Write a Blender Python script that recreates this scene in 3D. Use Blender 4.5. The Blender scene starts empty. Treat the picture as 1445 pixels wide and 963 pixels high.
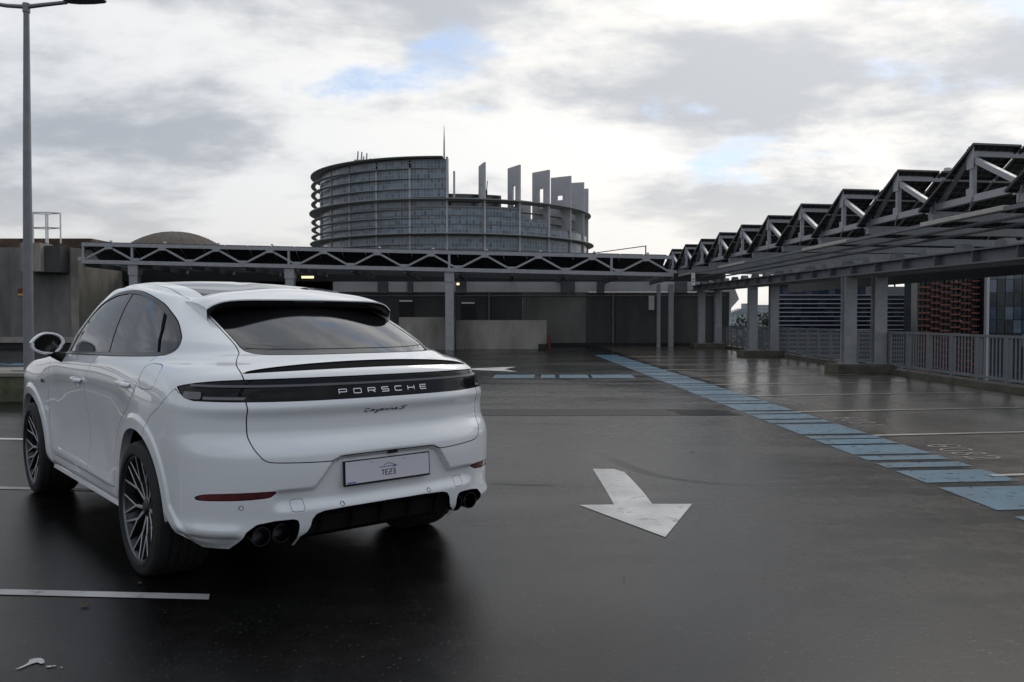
import bpy, bmesh, math, random
import numpy as np
from mathutils import Vector, Matrix
rad = math.radians
SC = bpy.context.scene
COL = SC.collection

# ---------------------------------------------------------------- camera
cam_d = bpy.data.cameras.new('camera')
cam = bpy.data.objects.new('camera', cam_d)
COL.objects.link(cam)
cam_d.sensor_width = 36.0
cam_d.lens = 29.44
cam_d.clip_start = 0.1
cam_d.clip_end = 6000.0
cam.location = (0.0, 0.0, 1.444)
cam.rotation_euler = (rad(90.0 - 1.547), 0.0, 0.0)
SC.camera = cam

# ---------------------------------------------------------------- sky and sun
SUN_AZ, SUN_EL = 31.0, 40.0          # degrees right of straight ahead (+Y), above the horizon
sun_dir = Vector((math.sin(rad(SUN_AZ)) * math.cos(rad(SUN_EL)),
                  math.cos(rad(SUN_AZ)) * math.cos(rad(SUN_EL)), math.sin(rad(SUN_EL))))
world = bpy.data.worlds.new('World')
SC.world = world
world.use_nodes = True
wt = world.node_tree
wt.nodes.clear()

def wn(kind, **kw):
    n = wt.nodes.new(kind)
    for k, v in kw.items():
        setattr(n, k, v)
    return n

def wl(a, b):
    wt.links.new(a, b)

def wmath(op, a, b=None, c=None, clamp=False):
    n = wn('ShaderNodeMath', operation=op, use_clamp=clamp)
    for i, s in enumerate((a, b, c)):
        if s is None:
            continue
        if isinstance(s, (int, float)):
            n.inputs[i].default_value = s
        else:
            wl(s, n.inputs[i])
    return n.outputs[0]

def wmix(f, a, b):
    n = wn('ShaderNodeMix', data_type='RGBA')
    for i, s in ((0, f), (6, a), (7, b)):
        if isinstance(s, (int, float)):
            n.inputs[i].default_value = s
        elif isinstance(s, tuple):
            n.inputs[i].default_value = (*s, 1.0)
        else:
            wl(s, n.inputs[i])
    return n.outputs[2]

def wramp(f, lo, hi):
    n = wn('ShaderNodeMapRange', interpolation_type='SMOOTHSTEP')
    wl(f, n.inputs[0])
    n.inputs[1].default_value = lo
    n.inputs[2].default_value = hi
    return n.outputs[0]

sky = wn('ShaderNodeTexSky', sky_type='NISHITA', sun_disc=False)
sky.sun_elevation = rad(SUN_EL)
sky.sun_rotation = rad(SUN_AZ)
sky.altitude = 150.0
sky.dust_density = 1.4
tc = wn('ShaderNodeTexCoord')
sep = wn('ShaderNodeSeparateXYZ')
wl(tc.outputs['Generated'], sep.inputs[0])
zc = wmath('MAXIMUM', sep.outputs[2], 0.0)
den = wmath('ADD', zc, 0.26)
px_ = wmath('DIVIDE', sep.outputs[0], den)
py_ = wmath('DIVIDE', sep.outputs[1], den)
comb = wn('ShaderNodeCombineXYZ')
wl(px_, comb.inputs[0]); wl(py_, comb.inputs[1])
comb.inputs[2].default_value = 3.7

def wnoise(scale, detail, rough, off, dist=0.0, stretch=(1, 1, 1)):
    mp = wn('ShaderNodeMapping')
    mp.inputs['Location'].default_value = off
    mp.inputs['Scale'].default_value = stretch
    wl(comb.outputs[0], mp.inputs[0])
    n = wn('ShaderNodeTexNoise')
    n.inputs['Scale'].default_value = scale
    n.inputs['Detail'].default_value = detail
    n.inputs['Roughness'].default_value = rough
    n.inputs['Distortion'].default_value = dist
    wl(mp.outputs[0], n.inputs['Vector'])
    return n.outputs[0]

big = wnoise(1.5, 10.0, 0.57, (-5.310, 8.4, 0.0), 0.15, (0.8, 0.9, 1))
thick = wnoise(2.0, 10.0, 0.57, (-2.300, 5.43, 1.0), 0.15, (0.75, 1.0, 1))
cover = wramp(big, 0.34, 0.42)
fine = wnoise(3.1, 8.0, 0.6, (1.980, 5.1, 2.0), 0.2, (0.7, 1.0, 1))       # small billows
thick = wmath('ADD', thick, wmath('MULTIPLY', wramp(sep.outputs[2], 0.12, 0.42), 0.07))   # breaks show towards the horizon, thicker overhead
grey = wramp(wmath('ADD', thick, wmath('MULTIPLY', wmath('SUBTRACT', fine, 0.5), 0.42)), 0.40, 0.64)
# forward scattering: thin cloud glows towards the hidden sun
dotn = wn('ShaderNodeVectorMath', operation='DOT_PRODUCT')
wl(tc.outputs['Generated'], dotn.inputs[0])
dotn.inputs[1].default_value = sun_dir
glow = wmath('POWER', wmath('MAXIMUM', dotn.outputs['Value'], 0.0), 3.5)
thin_c = wmix(glow, (6.0, 6.2, 6.5), (10.6, 10.15, 9.3))
thick_c = wmix(glow, (3.2, 3.5, 3.95), (5.9, 6.0, 6.2))
cloud_c = wmix(grey, thin_c, thick_c)
low = wramp(sep.outputs[2], 0.20, 0.0)                                    # hazy, warmer band at the horizon
cloud_c = wmix(wmath('MULTIPLY', low, 0.75), cloud_c, wmix(glow, (5.6, 5.5, 5.3), (10.8, 10.0, 8.7)))
blue = wmix(0.55, sky.outputs[0], (4.2, 5.6, 7.9))
out_c = wmix(cover, blue, cloud_c)
bg = wn('ShaderNodeBackground')
wl(out_c, bg.inputs[0])
bg.inputs[1].default_value = 0.1
wo = wn('ShaderNodeOutputWorld')
wl(bg.outputs[0], wo.inputs[0])

sun_d = bpy.data.lights.new('sun', 'SUN')
sun_d.energy = 0.55
sun_d.angle = rad(22.0)
sun_d.color = (1.0, 0.95, 0.88)
sun = bpy.data.objects.new('sun', sun_d)
COL.objects.link(sun)
sun.rotation_euler = (-sun_dir).to_track_quat('-Z', 'Y').to_euler()

SC.render.engine = 'CYCLES'
SC.view_settings.view_transform = 'Standard'
SC.view_settings.look = 'None'
SC.view_settings.exposure = 0.36
SC.view_settings.gamma = 1.0
SC.view_settings.use_curve_mapping = False

# ---------------------------------------------------------------- materials
def new_mat(name):
    m = bpy.data.materials.new(name)
    m.use_nodes = True
    nt = m.node_tree
    return m, nt, nt.nodes['Principled BSDF']

def mat(name, col, rough=0.6, metal=0.0, var=0.0, vscale=3.0, bump=0.0, bscale=40.0, coat=0.0, spec=0.5, stretch=(1, 1, 1), rvar=0.0, var2=0.0, v2scale=0.4):
    """Principled material with noise variation of colour and roughness and fine bump."""
    m, nt, b = new_mat(name)
    N, L = nt.nodes, nt.links
    b.inputs['Base Color'].default_value = (*col, 1)
    b.inputs['Roughness'].default_value = rough
    b.inputs['Metallic'].default_value = metal
    b.inputs['Coat Weight'].default_value = coat
    b.inputs['Coat Roughness'].default_value = 0.03
    b.inputs['Specular IOR Level'].default_value = spec
    if var or bump or rvar or var2:
        tcn = N.new('ShaderNodeTexCoord')
        mp = N.new('ShaderNodeMapping')
        mp.inputs['Scale'].default_value = stretch
        L.new(tcn.outputs['Object'], mp.inputs[0])
    if var or rvar or var2:
        ns = N.new('ShaderNodeTexNoise')
        ns.inputs['Scale'].default_value = vscale
        ns.inputs['Detail'].default_value = 8
        ns.inputs['Roughness'].default_value = 0.62
        L.new(mp.outputs[0], ns.inputs['Vector'])
        mr = N.new('ShaderNodeMapRange')
        mr.inputs[1].default_value = 0.3; mr.inputs[2].default_value = 0.7
        mr.inputs[3].default_value = 1 - var; mr.inputs[4].default_value = 1 + var
        L.new(ns.outputs[0], mr.inputs[0])
        val = mr.outputs[0]
        if var2:
            n2 = N.new('ShaderNodeTexNoise')
            n2.inputs['Scale'].default_value = v2scale
            n2.inputs['Detail'].default_value = 5
            L.new(mp.outputs[0], n2.inputs['Vector'])
            m2 = N.new('ShaderNodeMapRange')
            m2.inputs[1].default_value = 0.35; m2.inputs[2].default_value = 0.65
            m2.inputs[3].default_value = 1 - var2; m2.inputs[4].default_value = 1 + var2
            L.new(n2.outputs[0], m2.inputs[0])
            mm = N.new('ShaderNodeMath'); mm.operation = 'MULTIPLY'
            L.new(val, mm.inputs[0]); L.new(m2.outputs[0], mm.inputs[1])
            val = mm.outputs[0]
        if var or var2:
            vm = N.new('ShaderNodeVectorMath'); vm.operation = 'SCALE'
            vm.inputs[0].default_value = col
            L.new(val, vm.inputs['Scale'])
            L.new(vm.outputs[0], b.inputs['Base Color'])
        if rvar:
            mr2 = N.new('ShaderNodeMapRange')
            mr2.inputs[1].default_value = 0.3; mr2.inputs[2].default_value = 0.7
            mr2.inputs[3].default_value = max(0.0, rough - rvar); mr2.inputs[4].default_value = rough + rvar
            L.new(ns.outputs[0], mr2.inputs[0]); L.new(mr2.outputs[0], b.inputs['Roughness'])
    if bump:
        nb = N.new('ShaderNodeTexNoise')
        nb.inputs['Scale'].default_value = bscale
        nb.inputs['Detail'].default_value = 4
        L.new(mp.outputs[0], nb.inputs['Vector'])
        bp = N.new('ShaderNodeBump')
        bp.inputs['Strength'].default_value = bump
        bp.inputs['Distance'].default_value = 0.01
        L.new(nb.outputs[0], bp.inputs['Height'])
        L.new(bp.outputs[0], b.inputs['Normal'])
    return m

def emit_mat(name, col, strength):
    m, nt, b = new_mat(name)
    b.inputs['Base Color'].default_value = (*col, 1)
    b.inputs['Emission Color'].default_value = (*col, 1)
    b.inputs['Emission Strength'].default_value = strength
    return m

# ---------------------------------------------------------------- mesh helpers
class MB:
    """Collects simple solids; build() links them as ONE mesh object."""
    def __init__(s):
        s.v = []; s.f = []
    def poly(s, pts, flip=False):
        i = len(s.v); s.v += [tuple(p) for p in pts]
        k = list(range(i, i + len(pts)))
        s.f.append(k[::-1] if flip else k)
        return s
    def hexa(s, p):      # 8 points: bottom 4 (ccw from above) then top 4
        i = len(s.v); s.v += [tuple(q) for q in p]
        for f in ((3, 2, 1, 0), (4, 5, 6, 7), (0, 1, 5, 4), (1, 2, 6, 5), (2, 3, 7, 6), (3, 0, 4, 7)):
            s.f.append([i + k for k in f])
        return s
    def box(s, x0, x1, y0, y1, z0, z1):
        return s.hexa([(x0, y0, z0), (x1, y0, z0), (x1, y1, z0), (x0, y1, z0), (x0, y0, z1), (x1, y0, z1), (x1, y1, z1), (x0, y1, z1)])
    def bar(s, a, b, w, h, up=(0, 0, 1)):
        """square bar from a to b, width w (sideways) and height h (along up)"""
        a, b = Vector(a), Vector(b)
        d = (b - a).normalized(); u = Vector(up)
        sd = d.cross(u)
        if sd.length < 1e-5:
            sd = d.cross(Vector((1, 0, 0)))
        sd.normalize(); u = sd.cross(d).normalized()
        sd = sd * (w / 2); u = u * (h / 2)
        return s.hexa([a - sd - u, a + sd - u, b + sd - u, b - sd - u, a - sd + u, a + sd + u, b + sd + u, b - sd + u])
    def prism(s, pts, axis, a, b):
        """2D polygon extruded along an axis ('x','y','z') between a and b"""
        def P(p, t):
            return {'x': (t, p[0], p[1]), 'y': (p[0], t, p[1]), 'z': (p[0], p[1], t)}[axis]
        i = len(s.v); n = len(pts)
        s.v += [P(p, a) for p in pts] + [P(p, b) for p in pts]
        s.f.append(list(range(i + n - 1, i - 1, -1))); s.f.append(list(range(i + n, i + 2 * n)))
        for k in range(n):
            s.f.append([i + k, i + (k + 1) % n, i + n + (k + 1) % n, i + n + k])
        return s
    def tube(s, pts, r, n=8, cap=True):
        """round tube along points; r number or list"""
        P = [Vector(p) for p in pts]; m = len(P)
        R = r if isinstance(r, (list, tuple)) else [r] * m
        i0 = len(s.v)
        ref = None
        for k in range(m):
            d = (P[min(k + 1, m - 1)] - P[max(k - 1, 0)]).normalized()
            if ref is None:
                ref = Vector((0, 0, 1)) if abs(d.z) < 0.9 else Vector((1, 0, 0))
            a = (ref - d * ref.dot(d)).normalized(); ref = a
            b = d.cross(a)
            for j in range(n):
                t = 2 * math.pi * j / n
                s.v.append(tuple(P[k] + (a * math.cos(t) + b * math.sin(t)) * R[k]))
        for k in range(m - 1):
            for j in range(n):
                s.f.append([i0 + k * n + j, i0 + k * n + (j + 1) % n, i0 + (k + 1) * n + (j + 1) % n, i0 + (k + 1) * n + j])
        if cap:
            s.f.append([i0 + j for j in range(n)][::-1]); s.f.append([i0 + (m - 1) * n + j for j in range(n)])
        return s
    def lathe(s, prof, n=32, axis='z', c=(0, 0, 0), closed=False, a0=0.0, a1=2 * math.pi):
        """profile of (r, h) turned about an axis through c"""
        full = abs(a1 - a0 - 2 * math.pi) < 1e-6
        cols = n if full else n + 1
        i0 = len(s.v); m = len(prof)
        for k in range(cols):
            t = a0 + (a1 - a0) * k / n
            ct, st = math.cos(t), math.sin(t)
            for r, h in prof:
                p = {'z': (r * ct, r * st, h), 'y': (r * ct, h, r * st), 'x': (h, r * ct, r * st)}[axis]
                s.v.append((p[0] + c[0], p[1] + c[1], p[2] + c[2]))
        for k in range(n):
            k2 = (k + 1) % cols
            for j in range(m if closed else m - 1):
                j2 = (j + 1) % m
                s.f.append([i0 + k * m + j, i0 + k2 * m + j, i0 + k2 * m + j2, i0 + k * m + j2])
        return s
    def stroke(s, pts, w, t, place):
        """flat ribbon letter stroke through 2D pts, width w, thickness t; place(x, y, h) -> 3D"""
        P = [Vector((p[0], p[1])) for p in pts]
        n = len(P); L = []; R = []
        for k in range(n):
            d0 = (P[k] - P[k - 1]).normalized() if k else None
            d1 = (P[k + 1] - P[k]).normalized() if k < n - 1 else None
            d0 = d0 or d1; d1 = d1 or d0
            n0 = Vector((-d0.y, d0.x)); n1 = Vector((-d1.y, d1.x))
            m_ = (n0 + n1)
            m_ = n0 if m_.length < 1e-6 else m_.normalized()
            q = w / 2 / max(0.45, m_.dot(n0))
            L.append(P[k] + m_ * q); R.append(P[k] - m_ * q)
        for k in range(n - 1):
            s.hexa([place(*R[k], 0), place(*R[k + 1], 0), place(*L[k + 1], 0), place(*L[k], 0),
                    place(*R[k], t), place(*R[k + 1], t), place(*L[k + 1], t), place(*L[k], t)])
        return s
    def mesh(s, name):
        me = bpy.data.meshes.new(name)
        me.from_pydata(s.v, [], s.f)
        me.update()
        return me
    def build(s, name, material, parent=None, smooth=False, bevel=0.0, fix=True, loc=None, rot=None):
        me = s.mesh(name)
        if fix:
            bm = bmesh.new(); bm.from_mesh(me)
            bmesh.ops.recalc_face_normals(bm, faces=bm.faces)
            if bevel:
                bmesh.ops.bevel(bm, geom=list(bm.edges), offset=bevel, segments=2, profile=0.7, affect='EDGES', clamp_overlap=True)
            bm.to_mesh(me); bm.free()
        o = link(name, me, material, parent)
        if smooth:
            shade(me, smooth if smooth is not True else 40)
        if loc is not None:
            o.location = loc
        if rot is not None:
            o.rotation_euler = rot
        return o

def shade(me, ang=40):
    for p in me.polygons:
        p.use_smooth = True
    me.set_sharp_from_angle(angle=rad(ang))

def link(name, me, material, parent=None):
    o = bpy.data.objects.new(name, me)
    COL.objects.link(o)
    if material is not None and not me.materials:
        me.materials.append(material)
    if parent is not None:
        o.parent = parent
    return o

def tag(o, label=None, cat=None, group=None, kind=None):
    if label: o['label'] = label
    if cat: o['category'] = cat
    if group: o['group'] = group
    if kind: o['kind'] = kind
    return o

def empty(name, loc=(0, 0, 0), rz=0.0, parent=None):
    o = bpy.data.objects.new(name, None)
    COL.objects.link(o)
    o.location = loc; o.rotation_euler = (0, 0, rz)
    o.empty_display_size = 0.2
    if parent is not None:
        o.parent = parent
    return o

def inst(src, name, parent, loc, rot=(0, 0, 0), scale=None):
    """another object sharing the mesh of src"""
    o = bpy.data.objects.new(name, src.data)
    COL.objects.link(o)
    o.parent = parent
    o.location = loc; o.rotation_euler = rot
    if scale is not None:
        o.scale = scale
    return o

def copy_tree(o, parent=None):
    c = o.copy(); COL.objects.link(c); c.parent = parent
    for ch in list(o.children):
        copy_tree(ch, c)
    return c

# ================================================================ SETTING
M = {}
M.update({
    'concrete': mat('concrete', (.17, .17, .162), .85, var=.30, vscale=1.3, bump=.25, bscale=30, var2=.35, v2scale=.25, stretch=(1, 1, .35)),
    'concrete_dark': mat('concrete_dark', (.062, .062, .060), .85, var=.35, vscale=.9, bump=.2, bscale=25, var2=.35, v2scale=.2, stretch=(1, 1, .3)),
    'concrete_pale': mat('concrete_pale', (.235, .225, .195), .85, var=.22, vscale=1.6, bump=.2, bscale=30, var2=.25, v2scale=.4, stretch=(1, 1, .4)),
    'concrete_wet': mat('concrete_damp', (.15, .147, .135), .85, var=.3, vscale=1.0, bump=.2, bscale=25, var2=.35, v2scale=.3, stretch=(1, 1, .3)),
    'mossy': mat('mossy_concrete', (.075, .080, .045), .9, var=.55, vscale=3.0, bump=.4, bscale=25, var2=.4, v2scale=.8),
    'plinth': mat('plinth_concrete', (.085, .08, .06), .85, var=.4, vscale=2.5, bump=.3, bscale=20),
    'galv': mat('galvanised_steel', (.33, .34, .36), .48, metal=.35, var=.16, vscale=5.0, rvar=.1),
    'galv_dark': mat('grey_steel', (.15, .157, .17), .55, metal=.2, var=.15, vscale=3.0),
    'rail': mat('rail_paint', (.19, .20, .215), .5, metal=.2, var=.12, vscale=4.0),
    'post_grey': mat('lamp_post_grey', (.20, .21, .225), .5, metal=.4, var=.12, vscale=6.0),
    'cladding': mat('white_cladding', (.62, .62, .63), .5, var=.10, vscale=1.0),
    'pv': mat('solar_cells', (.012, .014, .022), .18, spec=.5, var=.2, vscale=8),
    'pv_frame': mat('solar_frame', (.02, .02, .022), .4),
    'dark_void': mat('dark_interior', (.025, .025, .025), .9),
    'cream': mat('lamp_housing', (.44, .42, .37), .5, var=.1, vscale=5),
    'rust': mat('rusted_steel', (.10, .062, .042), .85, var=.6, vscale=2.2, bump=.3, bscale=18, var2=.5, v2scale=.9),
    'white_bar': mat('white_tube', (.75, .75, .74), .4),
    'red': mat('red_paint', (.14, .022, .015), .5, var=.15, vscale=5),
    'sign_blue': mat('sign_blue', (.02, .035, .14), .5),
    'yellow': mat('sign_yellow', (.6, .38, .05), .5),
    'lit': emit_mat('lit_tube', (1.0, .72, .35), 1.3),
})

def pv_mat():
    """dark cells with the pale grid lines between them"""
    m, nt, b = new_mat('solar_cells')
    N, L = nt.nodes, nt.links
    tcn = N.new('ShaderNodeTexCoord'); sp = N.new('ShaderNodeSeparateXYZ'); L.new(tcn.outputs['Object'], sp.inputs[0])
    outs = []
    for ax in (0, 1):
        d = N.new('ShaderNodeMath'); d.operation = 'DIVIDE'; L.new(sp.outputs[ax], d.inputs[0]); d.inputs[1].default_value = .165
        f = N.new('ShaderNodeMath'); f.operation = 'FRACT'; L.new(d.outputs[0], f.inputs[0])
        l = N.new('ShaderNodeMath'); l.operation = 'LESS_THAN'; L.new(f.outputs[0], l.inputs[0]); l.inputs[1].default_value = .10
        outs.append(l.outputs[0])
    mxm = N.new('ShaderNodeMath'); mxm.operation = 'MAXIMUM'; L.new(outs[0], mxm.inputs[0]); L.new(outs[1], mxm.inputs[1])
    mx = N.new('ShaderNodeMix'); mx.data_type = 'RGBA'; L.new(mxm.outputs[0], mx.inputs[0])
    mx.inputs[6].default_value = (.013, .015, .023, 1); mx.inputs[7].default_value = (.16, .165, .17, 1)
    L.new(mx.outputs[2], b.inputs['Base Color'])
    b.inputs['Roughness'].default_value = .3
    return m
M['pv'] = pv_mat()

def deck_mat():
    m, nt, b = new_mat('wet_deck')
    N, L = nt.nodes, nt.links
    tcn = N.new('ShaderNodeTexCoord')
    def noise(scale, detail, rough=.6, stretch=(1, 1, 1), dist=0.0, rot=0.0):
        mp = N.new('ShaderNodeMapping'); mp.inputs['Scale'].default_value = stretch
        mp.inputs['Rotation'].default_value = (0, 0, rot)
        L.new(tcn.outputs['Object'], mp.inputs[0])
        n = N.new('ShaderNodeTexNoise')
        n.inputs['Scale'].default_value = scale; n.inputs['Detail'].default_value = detail
        n.inputs['Roughness'].default_value = rough; n.inputs['Distortion'].default_value = dist
        L.new(mp.outputs[0], n.inputs['Vector'])
        return n.outputs[0]
    def ramp(v, a, b_, c, d):
        n = N.new('ShaderNodeMapRange'); n.interpolation_type = 'SMOOTHSTEP'
        L.new(v, n.inputs[0])
        for i, q in enumerate((a, b_, c, d)):
            n.inputs[i + 1].default_value = q
        return n.outputs[0]
    def math_(op, a, b_):
        n = N.new('ShaderNodeMath'); n.operation = op
        for i, q in enumerate((a, b_)):
            if isinstance(q, (int, float)): n.inputs[i].default_value = q
            else: L.new(q, n.inputs[i])
        return n.outputs[0]
    sp = N.new('ShaderNodeSeparateXYZ'); L.new(tcn.outputs['Object'], sp.inputs[0])
    wob = noise(.5, 4)
    xw = math_('ADD', sp.outputs[0], math_('MULTIPLY', math_('SUBTRACT', wob, .5), 1.2))
    lane = math_('MULTIPLY', ramp(xw, -2.2, 0.6, 0, 1), ramp(sp.outputs[0], 3.75, 3.55, 0, 1))   # lane surface: older, greyer, drier
    grain = noise(160, 3, .7)
    mid = noise(1.1, 7, .6, (1, .45, 1), .4)
    blot = noise(5.5, 6, .65)
    big = noise(.28, 5, .55, (.7, 1.2, 1), .6)
    colv = math_('MULTIPLY', ramp(mid, .3, .7, .72, 1.28), ramp(grain, .28, .72, .40, 1.75))
    colv = math_('MULTIPLY', colv, ramp(lane, 0, 1, 1.0, 1.45))
    colv = math_('MULTIPLY', colv, ramp(big, .35, .65, .75, 1.2))
    colv = math_('MULTIPLY', colv, ramp(blot, .3, .7, .75, 1.25))
    sc = N.new('ShaderNodeVectorMath'); sc.operation = 'SCALE'
    sc.inputs[0].default_value = (.0075, .0073, .0073)
    L.new(colv, sc.inputs['Scale'])
    # right-hand bays: warm brownish grey, colour lightened to stand in for sky glare
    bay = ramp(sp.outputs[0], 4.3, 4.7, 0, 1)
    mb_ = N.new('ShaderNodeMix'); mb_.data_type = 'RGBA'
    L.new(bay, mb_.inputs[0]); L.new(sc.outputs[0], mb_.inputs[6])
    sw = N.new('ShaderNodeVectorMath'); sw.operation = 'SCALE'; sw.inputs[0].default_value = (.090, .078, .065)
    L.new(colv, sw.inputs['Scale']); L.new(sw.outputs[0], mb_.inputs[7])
    # pale grit
    grit = noise(62, 2, .45)
    gm = ramp(grit, .66, .73, 0, 1)
    mx = N.new('ShaderNodeMix'); mx.data_type = 'RGBA'
    L.new(gm, mx.inputs[0]); L.new(mb_.outputs[2], mx.inputs[6]); mx.inputs[7].default_value = (.060, .056, .050, 1)
    L.new(mx.outputs[2], b.inputs['Base Color'])
    # wetness: smooth water film in the bays, damp in the lane
    streak = noise(.8, 6, .6, (.35, 1.6, 1), .3)
    wet = math_('MULTIPLY', ramp(big, .38, .60, 0, 1), .55)
    r = math_('ADD', ramp(streak, .3, .7, .15, .27), math_('MULTIPLY', ramp(lane, 0, 1, 0, 1), .06))
    r = math_('SUBTRACT', r, math_('MULTIPLY', wet, .14))
    r = math_('ADD', r, math_('MULTIPLY', ramp(grain, .3, .7, -.5, .5), .05))
    r = math_('ADD', r, ramp(blot, .3, .7, -.035, .035))
    L.new(r, b.inputs['Roughness'])
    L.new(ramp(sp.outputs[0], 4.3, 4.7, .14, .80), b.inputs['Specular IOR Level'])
    bp = N.new('ShaderNodeBump'); bp.inputs['Strength'].default_value = .30; bp.inputs['Distance'].default_value = .004
    L.new(grain, bp.inputs['Height']); L.new(bp.outputs[0], b.inputs['Normal'])
    return m

def paint_mat(name, col, wear=.45, scale=9.0, rough=.45):
    """road paint: patchy, with worn spots showing the dark deck"""
    m, nt, b = new_mat(name)
    N, L = nt.nodes, nt.links
    tcn = N.new('ShaderNodeTexCoord')
    n1 = N.new('ShaderNodeTexNoise'); n1.inputs['Scale'].default_value = scale; n1.inputs['Detail'].default_value = 10; n1.inputs['Roughness'].default_value = .7
    n2 = N.new('ShaderNodeTexNoise'); n2.inputs['Scale'].default_value = scale * .22; n2.inputs['Detail'].default_value = 4
    for n in (n1, n2):
        L.new(tcn.outputs['Object'], n.inputs['Vector'])
    r1 = N.new('ShaderNodeMapRange'); r1.inputs[1].default_value = .555; r1.inputs[2].default_value = .67; r1.inputs[4].default_value = wear
    L.new(n1.outputs[0], r1.inputs[0])
    r2 = N.new('ShaderNodeMapRange'); r2.inputs[1].default_value = .3; r2.inputs[2].default_value = .7; r2.inputs[3].default_value = .66; r2.inputs[4].default_value = 1.18
    L.new(n2.outputs[0], r2.inputs[0])
    sc = N.new('ShaderNodeVectorMath'); sc.operation = 'SCALE'; sc.inputs[0].default_value = col
    L.new(r2.outputs[0], sc.inputs['Scale'])
    L.new(sc.outputs[0], b.inputs['Base Color'])
    iv = N.new('ShaderNodeMath'); iv.operation = 'SUBTRACT'; iv.inputs[0].default_value = 1.0
    L.new(r1.outputs[0], iv.inputs[1]); L.new(iv.outputs[0], b.inputs['Alpha'])        # worn through to the deck
    b.inputs['Roughness'].default_value = rough
    b.inputs['Specular IOR Level'].default_value = .3
    return m

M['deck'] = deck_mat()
M['white_paint'] = paint_mat('white_road_paint', (.50, .50, .49), .5)
M['bay_paint'] = paint_mat('bay_line_paint', (.34, .34, .33), .6)
M['number_paint'] = paint_mat('number_paint', (.21, .20, .19), .8, 14)
M['blue_paint'] = paint_mat('blue_road_paint', (.036, .130, .205), .85, 9, .34)
M['terrain'] = mat('terrain', (.06, .07, .045), .9, var=.4, vscale=.02)

mb = MB(); mb.poly([(-4000, -600, -10), (4000, -600, -10), (4000, 4500, -10), (-4000, 4500, -10)])
tag(mb.build('ground', M['terrain']), kind='structure')
# unseen ridge left and behind, added as a dark horizon for car reflections
mb = MB(); rr_ = random.Random(4); prev = None
for k in range(91):
    a = rad(-62 - 3.0 * k * .66 * 1.2); d = 150 + 25 * math.sin(k * .7)
    h_ = 5.0 + 4.5 * (math.sin(k * .41) * .5 + .5) + 2.2 * rr_.random()
    p = (d * math.sin(a), d * math.cos(a)); q = ((d + 60) * math.sin(a), (d + 60) * math.cos(a))
    cur = ((*p, -10), (p[0] * 1.02, p[1] * 1.02, h_), (*q, h_ + 3), ((q[0]) * 1.3, q[1] * 1.3, -10))
    if prev:
        for i in range(3):
            mb.poly([prev[i], cur[i], cur[i + 1], prev[i + 1]])
    prev = cur
tag(mb.build('added_ridge', M['terrain'], fix=False), kind='structure')
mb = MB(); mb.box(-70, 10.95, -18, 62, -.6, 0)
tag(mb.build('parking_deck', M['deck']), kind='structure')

# ---------------------------------------------------------------- floor markings (sheets 4 mm up)
def flat(name, pts, m, z=.004, parent=None):
    mb = MB(); mb.poly([(x, y, z) for x, y in pts])
    o = mb.build(name, m, parent)
    return o
arrow = flat('direction_arrow', [(1.09, 6.47), (1.40, 6.47), (1.01, 5.48), (.52, 6.43), (.79, 6.45), (.785, 7.2), (.772, 7.99), (.972, 7.98), (1.055, 7.82), (1.075, 7.38), (1.09, 6.88)], M['white_paint'])
tag(arrow, 'worn white arrow painted on the lane beside the car', 'arrow', kind=None)
wd = flat('direction_arrow', [(-3.2, 23.75), (-1.2, 24.05), (.12, 24.95), (-.21, 23.71), (.14, 22.6), (-1.2, 23.5), (-3.2, 23.6)], M['white_paint'])
tag(wd, 'far white arrow on the floor just behind the car roofline', 'arrow')
for pts, lab in (([(-9.0, 4.87), (-1.58, 4.34), (-1.555, 4.255), (-9.0, 4.78)], 'white bay line nearest the camera, ending beside the rear wheel'),
                 ([(-11.0, 7.85), (-2.9, 6.98), (-2.9, 6.89), (-11.0, 7.75)], 'white bay line running under the car between its wheels'),
                 ([(-13.0, 10.75), (-4.9, 9.93), (-4.9, 9.81), (-13.0, 10.62)], 'white bay line at the left edge beyond the front wheel'),
                 ([(-32.0, 25.9), (-13.0, 24.6), (-13.0, 24.4), (-32.0, 25.7)], 'white line on the floor behind the lamp post')):
    tag(flat('bay_line', pts, M['white_paint']), lab, 'floor line', 'white bay lines on the left')
mb = MB()
for a in range(3):
    pass
bl = flat('paint_splash', [(-2.0 + (x + 2.0) * .75, 3.46 + (y - 3.46) * .8) for x, y in [(-2.055, 3.385), (-2.03, 3.40), (-2.005, 3.455), (-1.985, 3.475), (-1.955, 3.455), (-1.94, 3.465), (-1.965, 3.505), (-2.00, 3.53), (-2.035, 3.525), (-2.05, 3.50), (-2.035, 3.48), (-2.035, 3.44)]], M['white_paint'])
tag(bl, 'small splash of white paint on the asphalt at bottom left', 'paint mark')
for k, (x, y, s) in enumerate(((-1.915, 3.43, .009), (-1.90, 3.435, .006), (-1.86, 3.42, .004))):
    flat('paint_drop', [(x + s * 1.6 * math.cos(a), y + s * math.sin(a)) for a in (0, 1, 2, 3, 4, 5)], M['white_paint'], 0, bl).location = (0, 0, .004)

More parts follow.
